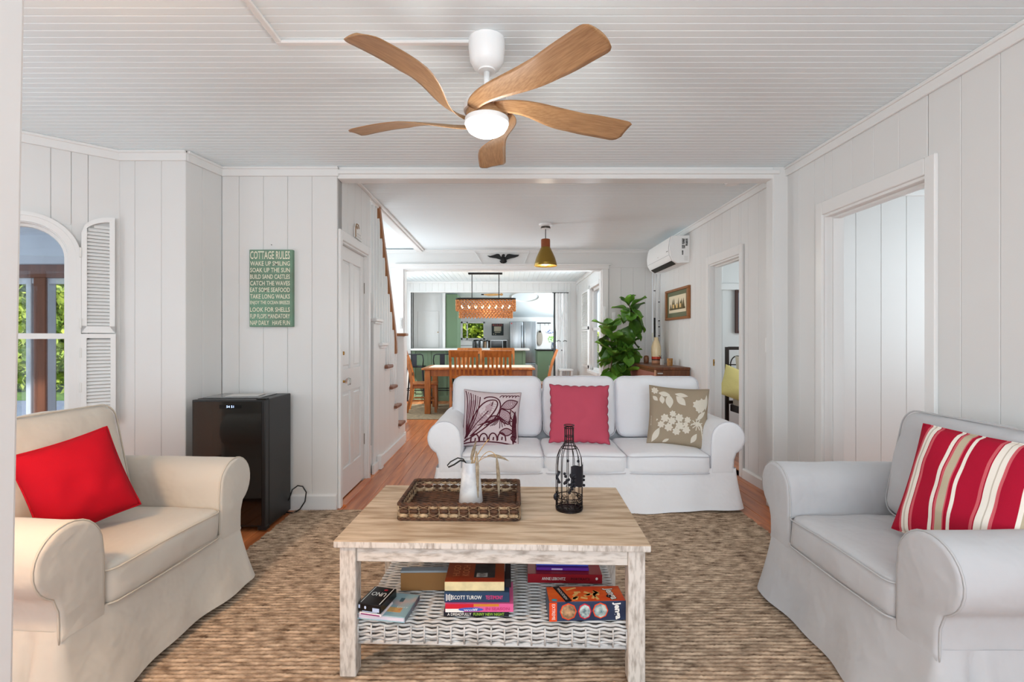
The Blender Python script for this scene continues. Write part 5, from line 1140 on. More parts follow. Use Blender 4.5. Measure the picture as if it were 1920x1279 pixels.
# sideboard along the right wall with tambour front
sb = thing('sideboard', 'brown wooden sideboard with ribbed sliding front against the right wall', 'sideboard', (1.824, 6.07, 0))
M_SBW = mat('walnut_brown', (122, 74, 42), 0.4, rgb2=(88, 50, 28), vscale=4, stretch=(12, 12, 1)); M_SBR = mat('ribbed_rosewood', (150, 92, 76), 0.45, var=0.15, vscale=6)
SW, SLn, SH = 0.39, 1.14, 0.875
mb = MB(); mb.bbox(-SW/2+0.014, SW/2, -SLn/2, SLn/2, 0.12, SH-0.03, 0.004, 1); obj('carcass', mb, M_SBW, sb)
mb = MB(); mb.bbox(-SW/2, SW/2+0.002, -SLn/2-0.008, SLn/2+0.008, SH-0.03, SH, 0.005, 2); obj('top', mb, M_SBW, sb)
n = 46; mb0 = MB(); mb0.bbox(-0.006, 0.006, -0.0105, 0.0105, 0, SH-0.20, 0.004, 2); mb0.mats = [M_SBR]; me = mb0.mesh('rib')
for k in range(n): link('rib', me, sb, (-SW/2+0.010, -SLn/2+0.04+(SLn-0.08)*k/(n-1), 0.14))
mb = MB(); mb.bbox(-SW/2+0.002, -SW/2+0.020, -SLn/2, -SLn/2+0.02, 0.12, SH-0.03, 0.002, 1); obj('edge_strip', mb, mat('light_edge', (196, 150, 120), 0.5), sb)
mb = MB(); mb.bbox(SW/2-0.09, SW/2-0.07, -SLn/2-0.003, -SLn/2, 0.12, SH-0.03, 0.001, 1); obj('side_stile', mb, M_SBW, sb)
mb = MB(); mb.bbox(-SW/2+0.03, -SW/2+0.09, -SLn/2-0.010, -SLn/2, SH-0.075, SH-0.060, 0.003, 1); obj('handle', mb, mat('highlight_bar', (206, 204, 200), 0.3, metal=0.6), sb)  # bright bar modelled in place of a light highlight on the side
for x in (-0.15, 0.15):
    for y in (-0.5, 0.5): mb = MB(); mb.cyl((x, y, 0), (x, y, 0.125), 0.015, 10, 0.022); obj('leg', mb, M_SBW, sb, smooth=True)
def pot(name, label, cat, px, py, Y, prof, parts):
    p = at(px, py, Y); t = thing(name, label, cat, (p.x, Y, SH+0.0005))
    return t
p = at(1231.5, 680, 6.3)
bv = thing('bottle_vase', 'cream bottle vase with red band and black stripe on the sideboard', 'vase', (1.885, 6.30, SH))
M_CERC = mat('cream_glaze', (232, 212, 172), 0.2)
mb = MB(); mb.lathe([(0.0, 0), (0.052, 0), (0.056, 0.01), (0.056, 0.045)], 28, cap=False); obj('foot', mb, mat('terracotta_glaze', (196, 142, 110), 0.3), bv, smooth=True)
mb = MB(); mb.lathe([(0.056, 0.045), (0.057, 0.058)], 28, cap=False); obj('stripe', mb, M_BLACK, bv, smooth=True)
mb = MB(); mb.lathe([(0.057, 0.058), (0.058, 0.09)], 28, cap=False); obj('band', mb, mat('red_glaze', (196, 62, 34), 0.25), bv, smooth=True)
mb = MB(); mb.lathe([(0.058, 0.09), (0.062, 0.16), (0.058, 0.22), (0.040, 0.275), (0.027, 0.30), (0.026, 0.335), (0.022, 0.335), (0.022, 0.30)], 28, cap=False); obj('body', mb, M_CERC, bv, smooth=True)
o = obj('wooden_jar', MB().lathe([(0.0, 0), (0.030, 0), (0.034, 0.03), (0.034, 0.07), (0.026, 0.095), (0.0, 0.1)], 20, cap=False), mat('jar_brown', (150, 100, 70), 0.4, var=0.3, vscale=30), smooth=True, loc=(1.805, 6.46, SH)); tag(o, 'small brown jar left of the bottle vase', 'jar')
cw_ = thing('candle', 'small grey candle pot with dark twig beside the bottle vase', 'candle', (1.875, 6.02, SH))
mb = MB(); mb.lathe([(0.0, 0), (0.024, 0), (0.025, 0.072), (0.022, 0.072), (0.022, 0.05), (0, 0.05)], 20, cap=False); obj('pot', mb, mat('pot_grey', (176, 172, 166), 0.5), cw_, sharp=40)
mb = MB(); mb.tube([(0, 0, 0.06), (-0.015, 0, 0.09), (-0.04, 0, 0.115)], 0.003, 5); mb.tube([(-0.015, 0, 0.09), (-0.01, 0, 0.12)], 0.002, 5); obj('twig', mb, M_BLACK, cw_)
o = obj('amber_tumbler', MB().lathe([(0.0, 0), (0.032, 0), (0.034, 0.085), (0.030, 0.085), (0.029, 0.012), (0, 0.012)], 24, cap=False), mat('amber_glass', (176, 120, 50), 0.25, var=0.4, vscale=40, spec=0.7), sharp=40, loc=(1.915, 5.86, SH)); tag(o, 'mottled amber glass tumbler at the near end of the sideboard', 'tumbler')

# fiddle-leaf fig
fg = thing('fiddle_leaf_fig', 'tall potted fiddle leaf fig with big green leaves beside the sideboard', 'plant', (1.38, 6.40, 0))
mb = MB(); mb.lathe([(0.0, 0), (0.14, 0), (0.17, 0.28), (0.165, 0.30), (0.15, 0.30), (0.145, 0.26), (0.0, 0.26)], 28, cap=False); obj('pot', mb, mat('basket_pot', (176, 150, 112), 0.85, var=0.3, vscale=30), fg, smooth=True)
M_LEAF = per_object(mat('fig_leaf', (104, 150, 50), 0.38, rgb2=(54, 98, 32), vscale=9, spec=0.5), 0.45); M_BARK = mat('fig_bark', (92, 70, 50), 0.85, var=0.3, vscale=30)
stems = [[(0.02, 0, 0.26), (0.06, 0.06, 0.75), (0.16, 0.10, 1.15), (0.26, 0.08, 1.45), (0.19, 0.05, 1.66)], [(0, 0, 0.26), (-0.05, -0.02, 0.7), (-0.04, -0.02, 1.05), (-0.06, 0.0, 1.36)], [(0.02, 0, 0.26), (0.1, -0.03, 0.6), (0.16, 0.0, 0.95), (0.20, 0.02, 1.12)]]
def leafmesh(seed):
    rr_ = random.Random(seed); L, W_ = 0.205, 0.185; vs = []; fs = []; n, m = 8, 4; b = rr_.uniform(0.15, 0.45)
    for i in range(n+1):
        s = i/n; wd = W_/2*(math.sin(PI*min(1, s**0.75*0.97+0.03))**0.75)*(0.62+0.5*s)*1.1
        for j in range(-m, m+1):
            f_ = j/m; vs.append((f_*wd, L*s, -b*L*s*s+0.030*abs(f_)-0.012*math.sin(9*s+seed)*abs(f_)))
    k = 2*m+1
    for i in range(n):
        for j in range(2*m): fs.append((i*k+j, i*k+j+1, (i+1)*k+j+1, (i+1)*k+j))
    mb = MB(); mb.add(vs, fs); mb.mats = [M_LEAF]; return mb.mesh('leaf', True)
lm = [leafmesh(i) for i in range(4)]; rr_ = random.Random(12)
def on_path(P, t):
    P = [Vector(p) for p in P]; s = t*(len(P)-1); i = min(int(s), len(P)-2); return P[i].lerp(P[i+1], s-i)
for si, P in enumerate(stems):
    mb = MB(); mb.tube([on_path(P, i/16) for i in range(17)], lambda t: 0.012-0.007*t, 8); obj('stem', mb, M_BARK, fg, smooth=True)
    N = (38, 30, 16)[si]
    for k in range(N):
        t = 0.28+0.72*((k+0.5)/N); p = on_path(P, t); a = k*2.4+si; up = (rr_.uniform(-1.15, -0.25) if rr_.random() < 0.6 else rr_.uniform(0.3, 1.1)) if t < 0.93 else rr_.uniform(0.5, 1.2)
        o = link('leaf', rr_.choice(lm), fg); s = rr_.uniform(0.85, 1.2)*(0.85 if t > 0.95 else 1)
        o.location = p+Vector((math.cos(a), math.sin(a), 0))*0.02; o.rotation_euler = (up, rr_.uniform(-0.3, 0.3), a-PI/2); o.scale = (s, s, s)

# pendant lamp
pd = thing('pendant_lamp', 'hammered brass pendant lamp with wooden neck in the middle room', 'pendant lamp', (0.412, 5.40, 0))
mb = MB(); mb.lathe([(0.072, CZ2), (0.070, CZ2-0.018), (0.05, CZ2-0.026), (0.05, CZ2-0.05), (0.02, CZ2-0.055)], 28); obj('canopy', mb, M_WHITE, pd, sharp=40)
mb = MB(); mb.lathe([(0.051, CZ2-0.028), (0.053, CZ2-0.045), (0.051, CZ2-0.05)], 24, cap=False); obj('canopy_band', mb, mat('chrome_band', (90, 84, 78), 0.25, metal=1), pd, smooth=True)
mb = MB(); mb.cyl((0, 0, CZ2-0.05), (0, 0, 2.275), 0.0045, 8); obj('cord', mb, M_BLACK, pd)
mb = MB(); mb.lathe([(0.012, 2.278), (0.045, 2.276), (0.050, 2.270), (0.050, 2.19), (0.03, 2.19)], 28); obj('neck', mb, mat('neck_wood', (150, 76, 34), 0.45, var=0.2, vscale=9), pd, sharp=40)
mb = MB(); pr = [(0.046, 2.195), (0.058, 2.17), (0.083, 2.12), (0.104, 2.07), (0.118, 2.02), (0.126, 1.985)]; mb.lathe(pr+[(r_-0.003, z) for r_, z in pr[::-1]], 40, cap=False)
obj('shade', mb, mat('hammered_brass', (150, 122, 58), 0.35, metal=0.9, bump=0.9, bscale=70), pd, smooth=True)
mb = MB(); mb.ball((0, 0, 2.04), 0.045, 0.045, 0.05, 18, 10); obj('bulb', mb, mat('pendant_bulb', (255, 240, 210), 0.4, emit=(255, 232, 190), estr=8), pd, smooth=True)
ld = bpy.data.lights.new('pendant_light', 'POINT'); ld.energy = 16; ld.shadow_soft_size = 0.05; ld.color = (1, 0.9, 0.74); lo = bpy.data.objects.new('pendant_light', ld); COL.objects.link(lo); lo.location = (0.412, 5.40, 1.97)
# eagle
pts = [(325,760),(375,770),(440,750),(500,730),(540,735),(575,790),(590,745),(610,733),(640,740),(640,765),(625,775),(650,790),(680,740),(720,732),(800,745),(895,748),(880,770),(820,795),(740,812),(680,830),(660,845),(680,855),(665,885),(620,900),(570,895),(545,860),(570,845),(555,830),(480,808),(420,800),(365,790)]
c = at(944, 485, 6.92); poly = []
for x, y in pts: q = at(880+x/9.6, 400+y/9.6, 6.92); poly.append((q.x-c.x, q.z-c.z))
eg = thing('eagle_plaque', 'black metal eagle with spread wings above the dining opening', 'eagle ornament', (c.x, 6.94, c.z))
mb = MB(); mb.prism(poly[::-1], -0.025, 0.0); obj('body', mb, M_BLACK, eg)
mb = MB(); mb.ball((0.0, -0.026, -0.02), 0.035, 0.015, 0.045, 12, 8); obj('breast', mb, M_BLACK, eg, smooth=True)

# ================================================================== DINING ROOM
M_PINE = mat('honey_pine', (188, 114, 54), 0.35, rgb2=(146, 82, 36), vscale=4, stretch=(6, 6, 1.2), coat=0.2)
dn = thing('dining_table', 'honey pine dining table with cream runner under the woven chandelier', 'table', (-0.46, 8.22, 0.008))
mb = MB(); mb.bbox(-0.89, 0.89, -0.47, 0.47, 0.69, 0.722, 0.008, 2); obj('table_top', mb, M_PINE, dn)
for x in (-0.80, 0.80):
    for y in (-0.40, 0.40): mb = MB(); mb.bbox(x-0.045, x+0.045, y-0.045, y+0.045, 0, 0.69, 0.005, 1); obj('leg', mb, M_PINE, dn)
for y in (-0.40, 0.40): mb = MB(); mb.bbox(-0.755, 0.755, y-0.012, y+0.012, 0.59, 0.69, 0.002, 1); obj('apron', mb, M_PINE, dn)
for x in (-0.80, 0.80): mb = MB(); mb.bbox(x-0.012, x+0.012, -0.355, 0.355, 0.59, 0.69, 0.002, 1); obj('apron', mb, M_PINE, dn)
o = obj('table_runner', MB().bbox(-0.80, 0.86, -0.30, 0.34, 0, 0.006, 0.002, 1), mat('runner_cloth', (232, 222, 200), 0.9, rgb2=(120, 96, 70), vscale=26, contrast=(0.30, 0.36)), loc=(-0.46, 8.22, 0.7305)); tag(o, 'cream dotted runner lying on the dining table', 'runner')
def dining_chair(label, loc, rz):
    t = thing('dining_chair', label, 'chair', loc, R(rz), 'honey pine dining chairs')
    mb = MB(); mb.bbox(-0.22, 0.22, -0.20, 0.22, 0.44, 0.468, 0.010, 2); obj('seat', mb, M_PINE, t)
    for s in (-1, 1):
        mb = MB(); mb.bbox(s*0.195-0.02, s*0.195+0.02, 0.165, 0.205, 0, 0.44, 0.004, 1); obj('leg', mb, M_PINE, t)
        ys = [(-0.27, 0.0), (-0.215, 0.22), (-0.195, 0.44), (-0.215, 0.62), (-0.265, 0.82), (-0.335, 1.0)]
        mb = MB()
        for (ya, za), (yb, zb) in zip(ys, ys[1:]):
            mb.add([(s*0.205-0.018, ya-0.022, za), (s*0.205+0.018, ya-0.022, za), (s*0.205+0.018, ya+0.022, za), (s*0.205-0.018, ya+0.022, za), (s*0.205-0.018, yb-0.022, zb), (s*0.205+0.018, yb-0.022, zb), (s*0.205+0.018, yb+0.022, zb), (s*0.205-0.018, yb+0.022, zb)],
                   [(0, 3, 2, 1), (4, 5, 6, 7), (0, 1, 5, 4), (1, 2, 6, 5), (2, 3, 7, 6), (3, 0, 4, 7)])
        obj('back_post', mb, M_PINE, t)
        mb = MB(); mb.bbox(s*0.195-0.01, s*0.195+0.01, -0.19, 0.17, 0.18, 0.205, 0.003, 1); obj('stretcher', mb, M_PINE, t)
    mb = MB(); T = Matrix.Translation((0, -0.313, 0.955)) @ Matrix.Rotation(R(20), 4, 'X'); mb.bbox(-0.222, 0.222, -0.013, 0.013, -0.055, 0.06, 0.008, 2, T); obj('top_rail', mb, M_PINE, t)
    mb = MB(); T = Matrix.Translation((0, -0.212, 0.60)) @ Matrix.Rotation(R(10), 4, 'X'); mb.bbox(-0.19, 0.19, -0.011, 0.011, -0.025, 0.025, 0.004, 1, T); obj('lower_rail', mb, M_PINE, t)
    mb = MB(); mb.bbox(-0.19, 0.19, -0.18, 0.19, 0.385, 0.44, 0.004, 1); obj('seat_rail', mb, M_PINE, t)
    for k in range(5):
        x = -0.13+0.065*k; mb = MB()
        ys = [(-0.214, 0.61), (-0.245, 0.76), (-0.300, 0.91)]
        for (ya, za), (yb, zb) in zip(ys, ys[1:]):
            mb.add([(x-0.015, ya-0.006, za), (x+0.015, ya-0.006, za), (x+0.015, ya+0.006, za), (x-0.015, ya+0.006, za), (x-0.015, yb-0.006, zb), (x+0.015, yb-0.006, zb), (x+0.015, yb+0.006, zb), (x-0.015, yb+0.006, zb)],
                   [(0, 3, 2, 1), (4, 5, 6, 7), (0, 1, 5, 4), (1, 2, 6, 5), (2, 3, 7, 6), (3, 0, 4, 7)])
        obj('slat', mb, M_PINE, t)
    return t
dining_chair('pine dining chair seen from behind, left of the two near chairs', (-0.665, 7.78, 0.008), 0)
dining_chair('pine dining chair seen from behind, right of the two near chairs', (-0.165, 7.78, 0.008), 0)
dining_chair('pine dining chair in profile at the left end of the dining table', (-1.36, 8.13, 0.008), -84)
dining_chair('pine dining chair in profile at the right end of the dining table', (0.47, 8.12, 0.008), 84)
dining_chair('pine dining chair across the table, far left', (-0.69, 8.66, 0.008), 180)
dining_chair('pine dining chair across the table, far right', (-0.10, 8.66, 0.008), 180)
o = obj('dining_rug', MB().bbox(-1.95, 0.85, 7.30, 8.98, 0, 0.008, 0.003, 1), mat('braided_wool', (170, 150, 118), 0.95, rgb2=(96, 84, 66), vscale=3, stretch=(6, 30, 1), contrast=(0.35, 0.65))); tag(o, 'flat beige braided rug under the dining table', 'rug')
# woven linear chandelier
chd = thing('chandelier', 'long woven rattan chandelier with eight lit bulbs over the dining table', 'chandelier', (-0.36, 8.2, 0))
cx = lambda px: (px-VX)*8.2/F+0.36
mb = MB(); mb.bbox(cx(878), cx(942), -0.03, 0.03, CZ3-0.028, CZ3, 0.004, 1); obj('ceiling_bar', mb, M_BLACK, chd)
for px in (885, 935.5): mb = MB(); mb.cyl((cx(px), 0, CZ3-0.02), (cx(px), 0, 1.84), 0.007, 8); obj('rod', mb, M_BLACK, chd)
M_RAT = mat('rattan', (196, 128, 70), 0.6, rgb2=(140, 82, 40), vscale=40)
mb = MB()
for tier, (w_, d_, z0, rows) in enumerate(((0.965, 0.30, 1.66, 6), (0.865, 0.22, 1.545, 4))):
    P = dens(rrect(w_, d_, 0.06, 5), 0.026)
    for r_ in range(rows):
        z = z0+0.030*r_
        for k, p in enumerate(P):
            if (k+r_) % 2: mb.ball((p.x, p.y, z), 0.014, 0.014, 0.019, 6, 4)
        mb.tube([(p.x, p.y, z+0.015) for p in P[::3]], 0.004, 4, closed=True)
o = obj('rattan_weave', mb, M_RAT, chd, smooth=True); o['kind'] = 'stuff'
mb = MB(); mb.tube([(p.x, p.y, 1.845) for p in dens(rrect(0.97, 0.31, 0.06), 0.05)], 0.010, 6, closed=True); mb.box(-0.47, 0.47, -0.008, 0.008, 1.838, 1.850); obj('frame', mb, M_BLACK, chd)
M_CHB = mat('chandelier_bulb', (255, 240, 210), 0.4, emit=(255, 225, 170), estr=22)
for k in range(8): mb = MB(); mb.ball((0, 0, 0), 0.018, 0.018, 0.028, 12, 8); obj('bulb', mb, M_CHB, chd, smooth=True, loc=(-0.385+0.11*k, -0.06, 1.715))
# bar stools
def stool(label, x, y):
    t = thing('bar_stool', label, 'stool', (x, y, 0), 0, 'dark metal bar stools')
    mb = MB(); mb.bbox(-0.16, 0.16, -0.16, 0.16, 0.66, 0.69, 0.01, 2); obj('seat', mb, M_STL, t)
    for sx_ in (-1, 1):
        for sy_ in (-1, 1): mb = MB(); mb.tube([(sx_*0.14, sy_*0.14, 0.67), (sx_*0.20, sy_*0.20, 0)], 0.016, 6); obj('leg', mb, M_STL, t)
    mb = MB(); mb.tube([(0.185*a, 0.185*b, 0.25) for a, b in ((1, 1), (-1, 1), (-1, -1), (1, -1))], 0.009, 6, closed=True); obj('footrest', mb, M_STL, t)
    mb = MB(); mb.tube([(-0.15, -0.15, 0.68), (-0.165, -0.17, 0.80), (-0.15, -0.175, 0.89), (-0.11, -0.178, 0.905), (0.11, -0.178, 0.905), (0.15, -0.175, 0.89), (0.165, -0.17, 0.80), (0.15, -0.15, 0.68)], 0.010, 8); obj('back_hoop', mb, M_STL, t, smooth=True)
    mb = MB(); mb.bbox(-0.045, 0.045, -0.180, -0.172, 0.68, 0.90, 0.002, 1); obj('back_plate', mb, M_STL, t)
M_STL = mat('gunmetal', (44, 44, 50), 0.35, metal=0.6)
stool('dark metal bar stool behind the left end dining chair', -1.70, 9.20); stool('dark metal bar stool left of the near dining chairs', -1.19, 9.20)
# peninsula
M_SAGE = mat('sage_cabinet', (116, 140, 112), 0.5)
pn = thing('peninsula', 'sage green panelled kitchen peninsula behind the bar stools', 'cabinet', (-0.80, 9.62, 0))
mb = MB(); mb.box(-1.03, 1.13, -0.14, 0.30, 0.0, 0.965); obj('body', mb, M_SAGE, pn)
for k in range(8): mb = MB(); x = -0.99+0.30*k; mb.bbox(x-0.03, x+0.03, -0.155, -0.14, 0.08, 0.95, 0.003, 1); obj('batten', mb, M_SAGE, pn)
mb = MB(); mb.bbox(-1.03, 1.13, -0.16, -0.14, 0, 0.10, 0.003, 1); obj('plinth', mb, M_SAGE, pn)
o = obj('counter_top', MB().bbox(-1.03, 1.21, -0.30, 0.36, 0, 0.034, 0.005, 2), mat('white_counter', (240, 238, 234), 0.3), loc=(-0.80, 9.62, 0.9655)); tag(o, 'white counter top of the kitchen peninsula', 'counter')
# ================================================================== KITCHEN
pc = thing('pantry_cupboard', 'white built-in pantry cupboard behind the peninsula', 'cupboard', (-1.60, 10.2, 0))
mb = MB(); mb.box(-0.33, 0.32, -0.02, 0.1, 0, 2.15); obj('body', mb, M_TRIM, pc)
mb = MB(); mb.bbox(-0.24, 0.19, -0.036, -0.02, 1.0, 1.755, 0.003, 1); dd = obj('door', mb, M_TRIM, pc)
mb = MB(); mb.ball((0.17, -0.042, 1.32), 0.012, 0.008, 0.012, 8, 5); obj('knob', mb, M_BRASS, dd)
o = obj('green_cupboard', MB().bbox(-1.255, -1.02, 10.05, 10.75, 0.0, 2.09, 0.004, 1), mat('sage_wall', (104, 128, 98), 0.6)); tag(o, 'tall sage green cupboard side next to the pantry', 'cupboard')
o = obj('cupboard_trim', MB().bbox(-1.315, -1.26, 10.0, 10.10, 0.0, 2.11, 0.004, 1), M_TRIM); o['kind'] = 'structure'; o.name = 'trim_cupboard'
bc = thing('base_cabinet', 'white base cabinet with grey counter under the kitchen window', 'cabinet', (-0.65, 12.05, 0))
mb = MB(); mb.box(-0.70, 0.65, -0.28, 0.30, 0, 0.89); obj('body', mb, M_TRIM, bc)
for k in range(3): mb = MB(); mb.bbox(-0.68+0.45*k, -0.26+0.45*k, -0.30, -0.28, 0.1, 0.86, 0.004, 1); obj('door', mb, M_TRIM, bc)
mb = MB(); mb.bbox(-0.71, 0.66, -0.31, 0.31, 0.89, 0.92, 0.004, 1); obj('worktop', mb, mat('grey_worktop', (190, 188, 184), 0.3), bc)
mw_ = thing('microwave', 'black and steel microwave on the kitchen counter', 'microwave', (-0.215, 12.0, 0.9205))
mb = MB(); mb.bbox(-0.20, 0.20, -0.16, 0.16, 0, 0.235, 0.006, 1); obj('body', mb, mat('steel', (180, 182, 184), 0.3, metal=0.8), mw_)
mb = MB(); mb.bbox(-0.185, 0.09, -0.168, -0.16, 0.02, 0.215, 0.003, 1); obj('door', mb, mat('black_glass', (24, 26, 26), 0.1), mw_)
mb = MB(); mb.bbox(0.10, 0.19, -0.166, -0.16, 0.02, 0.215, 0.003, 1); obj('control_panel', mb, M_BLACK, mw_)
for k, (px, w_, h, m, lab) in enumerate(((893, 0.075, 0.24, mat('steel_can', (120, 120, 122), 0.25, metal=0.9), 'wide dark steel canister left of the microwave'), (902, 0.045, 0.24, MATS['steel'], 'narrow bright steel canister left of the microwave'), (909, 0.035, 0.22, mat('jar_wood', (150, 120, 92), 0.5), 'first brown spice jar left of the microwave'), (913.5, 0.03, 0.23, MATS['steel'], 'steel spice jar left of the microwave'), (917.5, 0.03, 0.22, mat('jar_dark', (70, 58, 50), 0.4), 'dark spice jar touching the microwave'))):
    p = at(px, 650, 11.9); t = thing('canister', lab, 'canister', (p.x, 11.9, 0.9205)); mb = MB(); mb.lathe([(0.0, 0), (w_*0.9, 0), (w_, 0.02), (w_, h*0.86), (w_*0.9, h*0.88)], 18); obj('body', mb, m, t, sharp=40); mb = MB(); mb.lathe([(w_*0.92, h*0.88), (w_*0.9, h*0.97), (w_*0.3, h)], 18); obj('lid', mb, M_BLACK, t, smooth=True)
tv = thing('bread_bin', 'white rounded bread bin with dark base line under the kitchen window', 'bread bin', (-1.05, 11.95, 0.9205))
mb = MB(); mb.prism([(-0.23, 0), (0.20, 0), (0.20, 0.20), (0.05, 0.215), (-0.13, 0.20), (-0.21, 0.12)], -0.13, 0.13); obj('body', mb, M_WHITE, tv, sharp=60)
mb = MB(); mb.box(-0.20, 0.2, -0.132, -0.13, 0.095, 0.105); obj('groove', mb, M_BLACK, tv)
gs = thing('green_chair', 'dark green high chair behind the peninsula counter', 'chair', (-1.12, 10.95, 0)); M_BGR = mat('bottle_green', (44, 74, 52), 0.4); GO = Vector((-1.12, 10.95, 0))
mb = MB(); mb.tube([q-GO for q in (at(850, 655, 10.9), at(851, 643, 10.9), at(856, 635, 10.9), at(863, 632, 10.9))], 0.035, 8); mb.tube([at(850, 655, 10.9)-GO, (-0.10, -0.05, 0.70)], 0.02, 8); obj('back', mb, M_BGR, gs, smooth=True)
mb = MB(); mb.bbox(-0.16, 0.18, -0.16, 0.16, 0.66, 0.70, 0.01, 2); obj('seat', mb, M_BGR, gs)
for x in (-0.13, 0.15):
    for y in (-0.13, 0.13): mb = MB(); mb.cyl((x, y, 0), (x, y, 0.66), 0.014, 8); obj('leg', mb, M_BGR, gs)
po = thing('poster', 'dark framed poster with pale lettering above the microwave', 'poster', at(933, 618, 12.385))
mb = MB(); mb.bbox(-0.148, 0.148, 0, 0.012, -0.148, 0.148, 0.002, 1); obj('frame', mb, mat('poster_slate', (58, 64, 64), 0.6), po)
text('lettering', 'RULES', mat('poster_red', (196, 90, 80), 0.6), po, 0.24, 0.05, frame_T((0, 0, 0.11), (1, 0, 0), (0, 0, 1)), 0.001)
mb = MB(); mb.box(-0.09, 0.09, -0.002, 0, -0.045, 0.075); mb.box(-0.07, 0.07, -0.002, 0, -0.08, -0.06); mb.ball((-0.1, -0.001, -0.11), 0.012, 0.002, 0.015, 8, 4); mb.ball((-0.05, -0.001, -0.12), 0.012, 0.002, 0.015, 8, 4); obj('print', mb, mat('poster_cream', (216, 204, 178), 0.7), po)
rf = thing('refrigerator', 'tall stainless steel refrigerator beyond the peninsula', 'refrigerator', (0.365, 11.95, 0))
M_STEEL = mat('brushed_steel', (168, 172, 176), 0.28, metal=0.9, var=0.25, vscale=3, stretch=(14, 14, 0.6))
mb = MB(); mb.bbox(-0.32, 0.32, -0.20, 0.35, 0.02, 1.59, 0.006, 1); obj('body', mb, mat('fridge_grey', (90, 90, 92), 0.5), rf)
for a, b, za, zb in ((-0.315, -0.005, 0.62, 1.585), (0.005, 0.315, 0.62, 1.585), (-0.315, 0.315, 0.05, 0.61)): mb = MB(); mb.bbox(a, b, -0.25, -0.20, za, zb, 0.012, 3); obj('door', mb, M_STEEL, rf, sharp=50)
for x in (-0.035, 0.035): mb = MB(); mb.cyl((x, -0.285, 0.75), (x, -0.285, 1.5), 0.012, 10); obj('handle', mb, M_STEEL, rf, smooth=True)
mb = MB(); mb.cyl((-0.25, -0.285, 0.55), (0.25, -0.285, 0.55), 0.012, 10); obj('handle', mb, M_STEEL, rf, smooth=True)
mb = MB(); mb.box(-0.29, -0.26, -0.2515, -0.25, 1.53, 1.56); obj('badge', mb, mat('badge_red', (180, 60, 60), 0.5), rf)
# soffit shadow box above the refrigerator, ceiling ring, paddle
o = obj('trim_oval_moulding', MB().tube([(0.38+0.30*math.cos(2*PI*k/40), 10.72+0.34*math.sin(2*PI*k/40), 2.36-0.2245*(10.72+0.34*math.sin(2*PI*k/40)-9.56)-0.006) for k in range(40)], 0.016, 8, closed=True), M_TRIM, smooth=True); o['kind'] = 'structure'
pdl = thing('wooden_paddle', 'small wooden paddle hung along the top of the kitchen opening', 'paddle', (-0.27, 9.53, 2.035))
mb = MB(); mb.tube([(-0.19, 0, 0), (-0.1, 0, -0.004), (0.05, 0, 0.0), (0.18, 0, 0.0)], lambda t: 0.012+0.016*math.sin(PI*min(1, t*1.1)), 10, flat=0.9); obj('blade', mb, mat('pale_wood', (206, 160, 100), 0.5, var=0.2, vscale=20), pdl, smooth=True)
mb = MB(); mb.cyl((-0.24, 0, 0.002), (-0.185, 0, 0), 0.012, 8); obj('tip', mb, M_BLACK, pdl)
mb = MB(); mb.tube([(0.15+0.02*math.cos(2*PI*k/12), 0, 0.003+0.02*math.sin(2*PI*k/12)) for k in range(12)], 0.006, 6, closed=True); obj('ring', mb, MATS['pale_wood'], pdl, smooth=True)
# right kitchen corner
gc = thing('kitchen_unit', 'green kitchen cabinet with dark top and white lower panel at right', 'cabinet', (0.83, 10.75, 0))
mb = MB(); mb.box(-0.20, 0.30, -0.25, 0.5, 0.62, 0.93); obj('body', mb, mat('mint_cabinet', (128, 158, 128), 0.5), gc)
mb = MB(); mb.box(-0.20, 0.04, -0.254, -0.25, 0.05, 0.93); obj('door', mb, MATS['mint_cabinet'], gc)
mb = MB(); mb.box(-0.20, 0.30, -0.24, 0.5, 0.0, 0.62); obj('lower_panel', mb, M_TRIM, gc)
mb = MB(); mb.bbox(-0.22, 0.32, -0.28, 0.5, 0.93, 0.955, 0.004, 1); obj('worktop', mb, M_BLACK, gc)
rk = thing('utensil_rack', 'black utensil rail on the wall right of the refrigerator', 'rack', at(1020, 606, 12.38))
mb = MB(); mb.box(-0.17, 0.17, -0.02, 0.0, -0.01, 0.012); obj('rail', mb, M_BLACK, rk)
for k, x in enumerate((-0.09, 0.02, 0.11)): mb = MB(); mb.cyl((x, -0.015, 0), (x, -0.015, -0.06), 0.004, 6); obj('hook', mb, M_BLACK, rk)
o = obj('chopping_board', MB().ball((0, 0, 0), 0.075, 0.012, 0.19, 18, 10), mat('grey_wood', (150, 140, 128), 0.6), loc=(at(1012, 634, 12.36).x, 12.36, at(1012, 634, 12.36).z)); tag(o, 'grey oval chopping board hanging from the utensil rail', 'board')
o = obj('black_ladle', MB().ball((0, 0, -0.09), 0.022, 0.01, 0.03, 10, 6).cyl((0, 0, -0.07), (0, 0, 0.08), 0.006, 6), M_BLACK, loc=(at(1013, 615, 12.33).x, 12.33, at(1013, 615, 12.33).z)); tag(o, 'black ladle hanging in front of the chopping board', 'ladle')
p = at(1031, 622, 11.0)
o = obj('platter', MB().ball((0, 0, 0), 0.11, 0.02, 0.045, 20, 8), mat('blue_white_china', (230, 234, 240), 0.2, rgb2=(60, 84, 150), vscale=30, contrast=(0.42, 0.5)), loc=at(1031, 622, 12.385)); tag(o, 'blue and white oval platter hung on the kitchen wall', 'platter')
hp = thing('herb_pot', 'leafy herb in a blue and white jug on the green cabinet', 'plant', (1.0, 10.75, 0.9555))
mb = MB(); mb.lathe([(0.0, 0), (0.05, 0), (0.065, 0.06), (0.05, 0.13), (0.055, 0.15)], 20, cap=False); obj('jug', mb, MATS['blue_white_china'], hp, smooth=True)
mb = MB(); rr_ = random.Random(3)
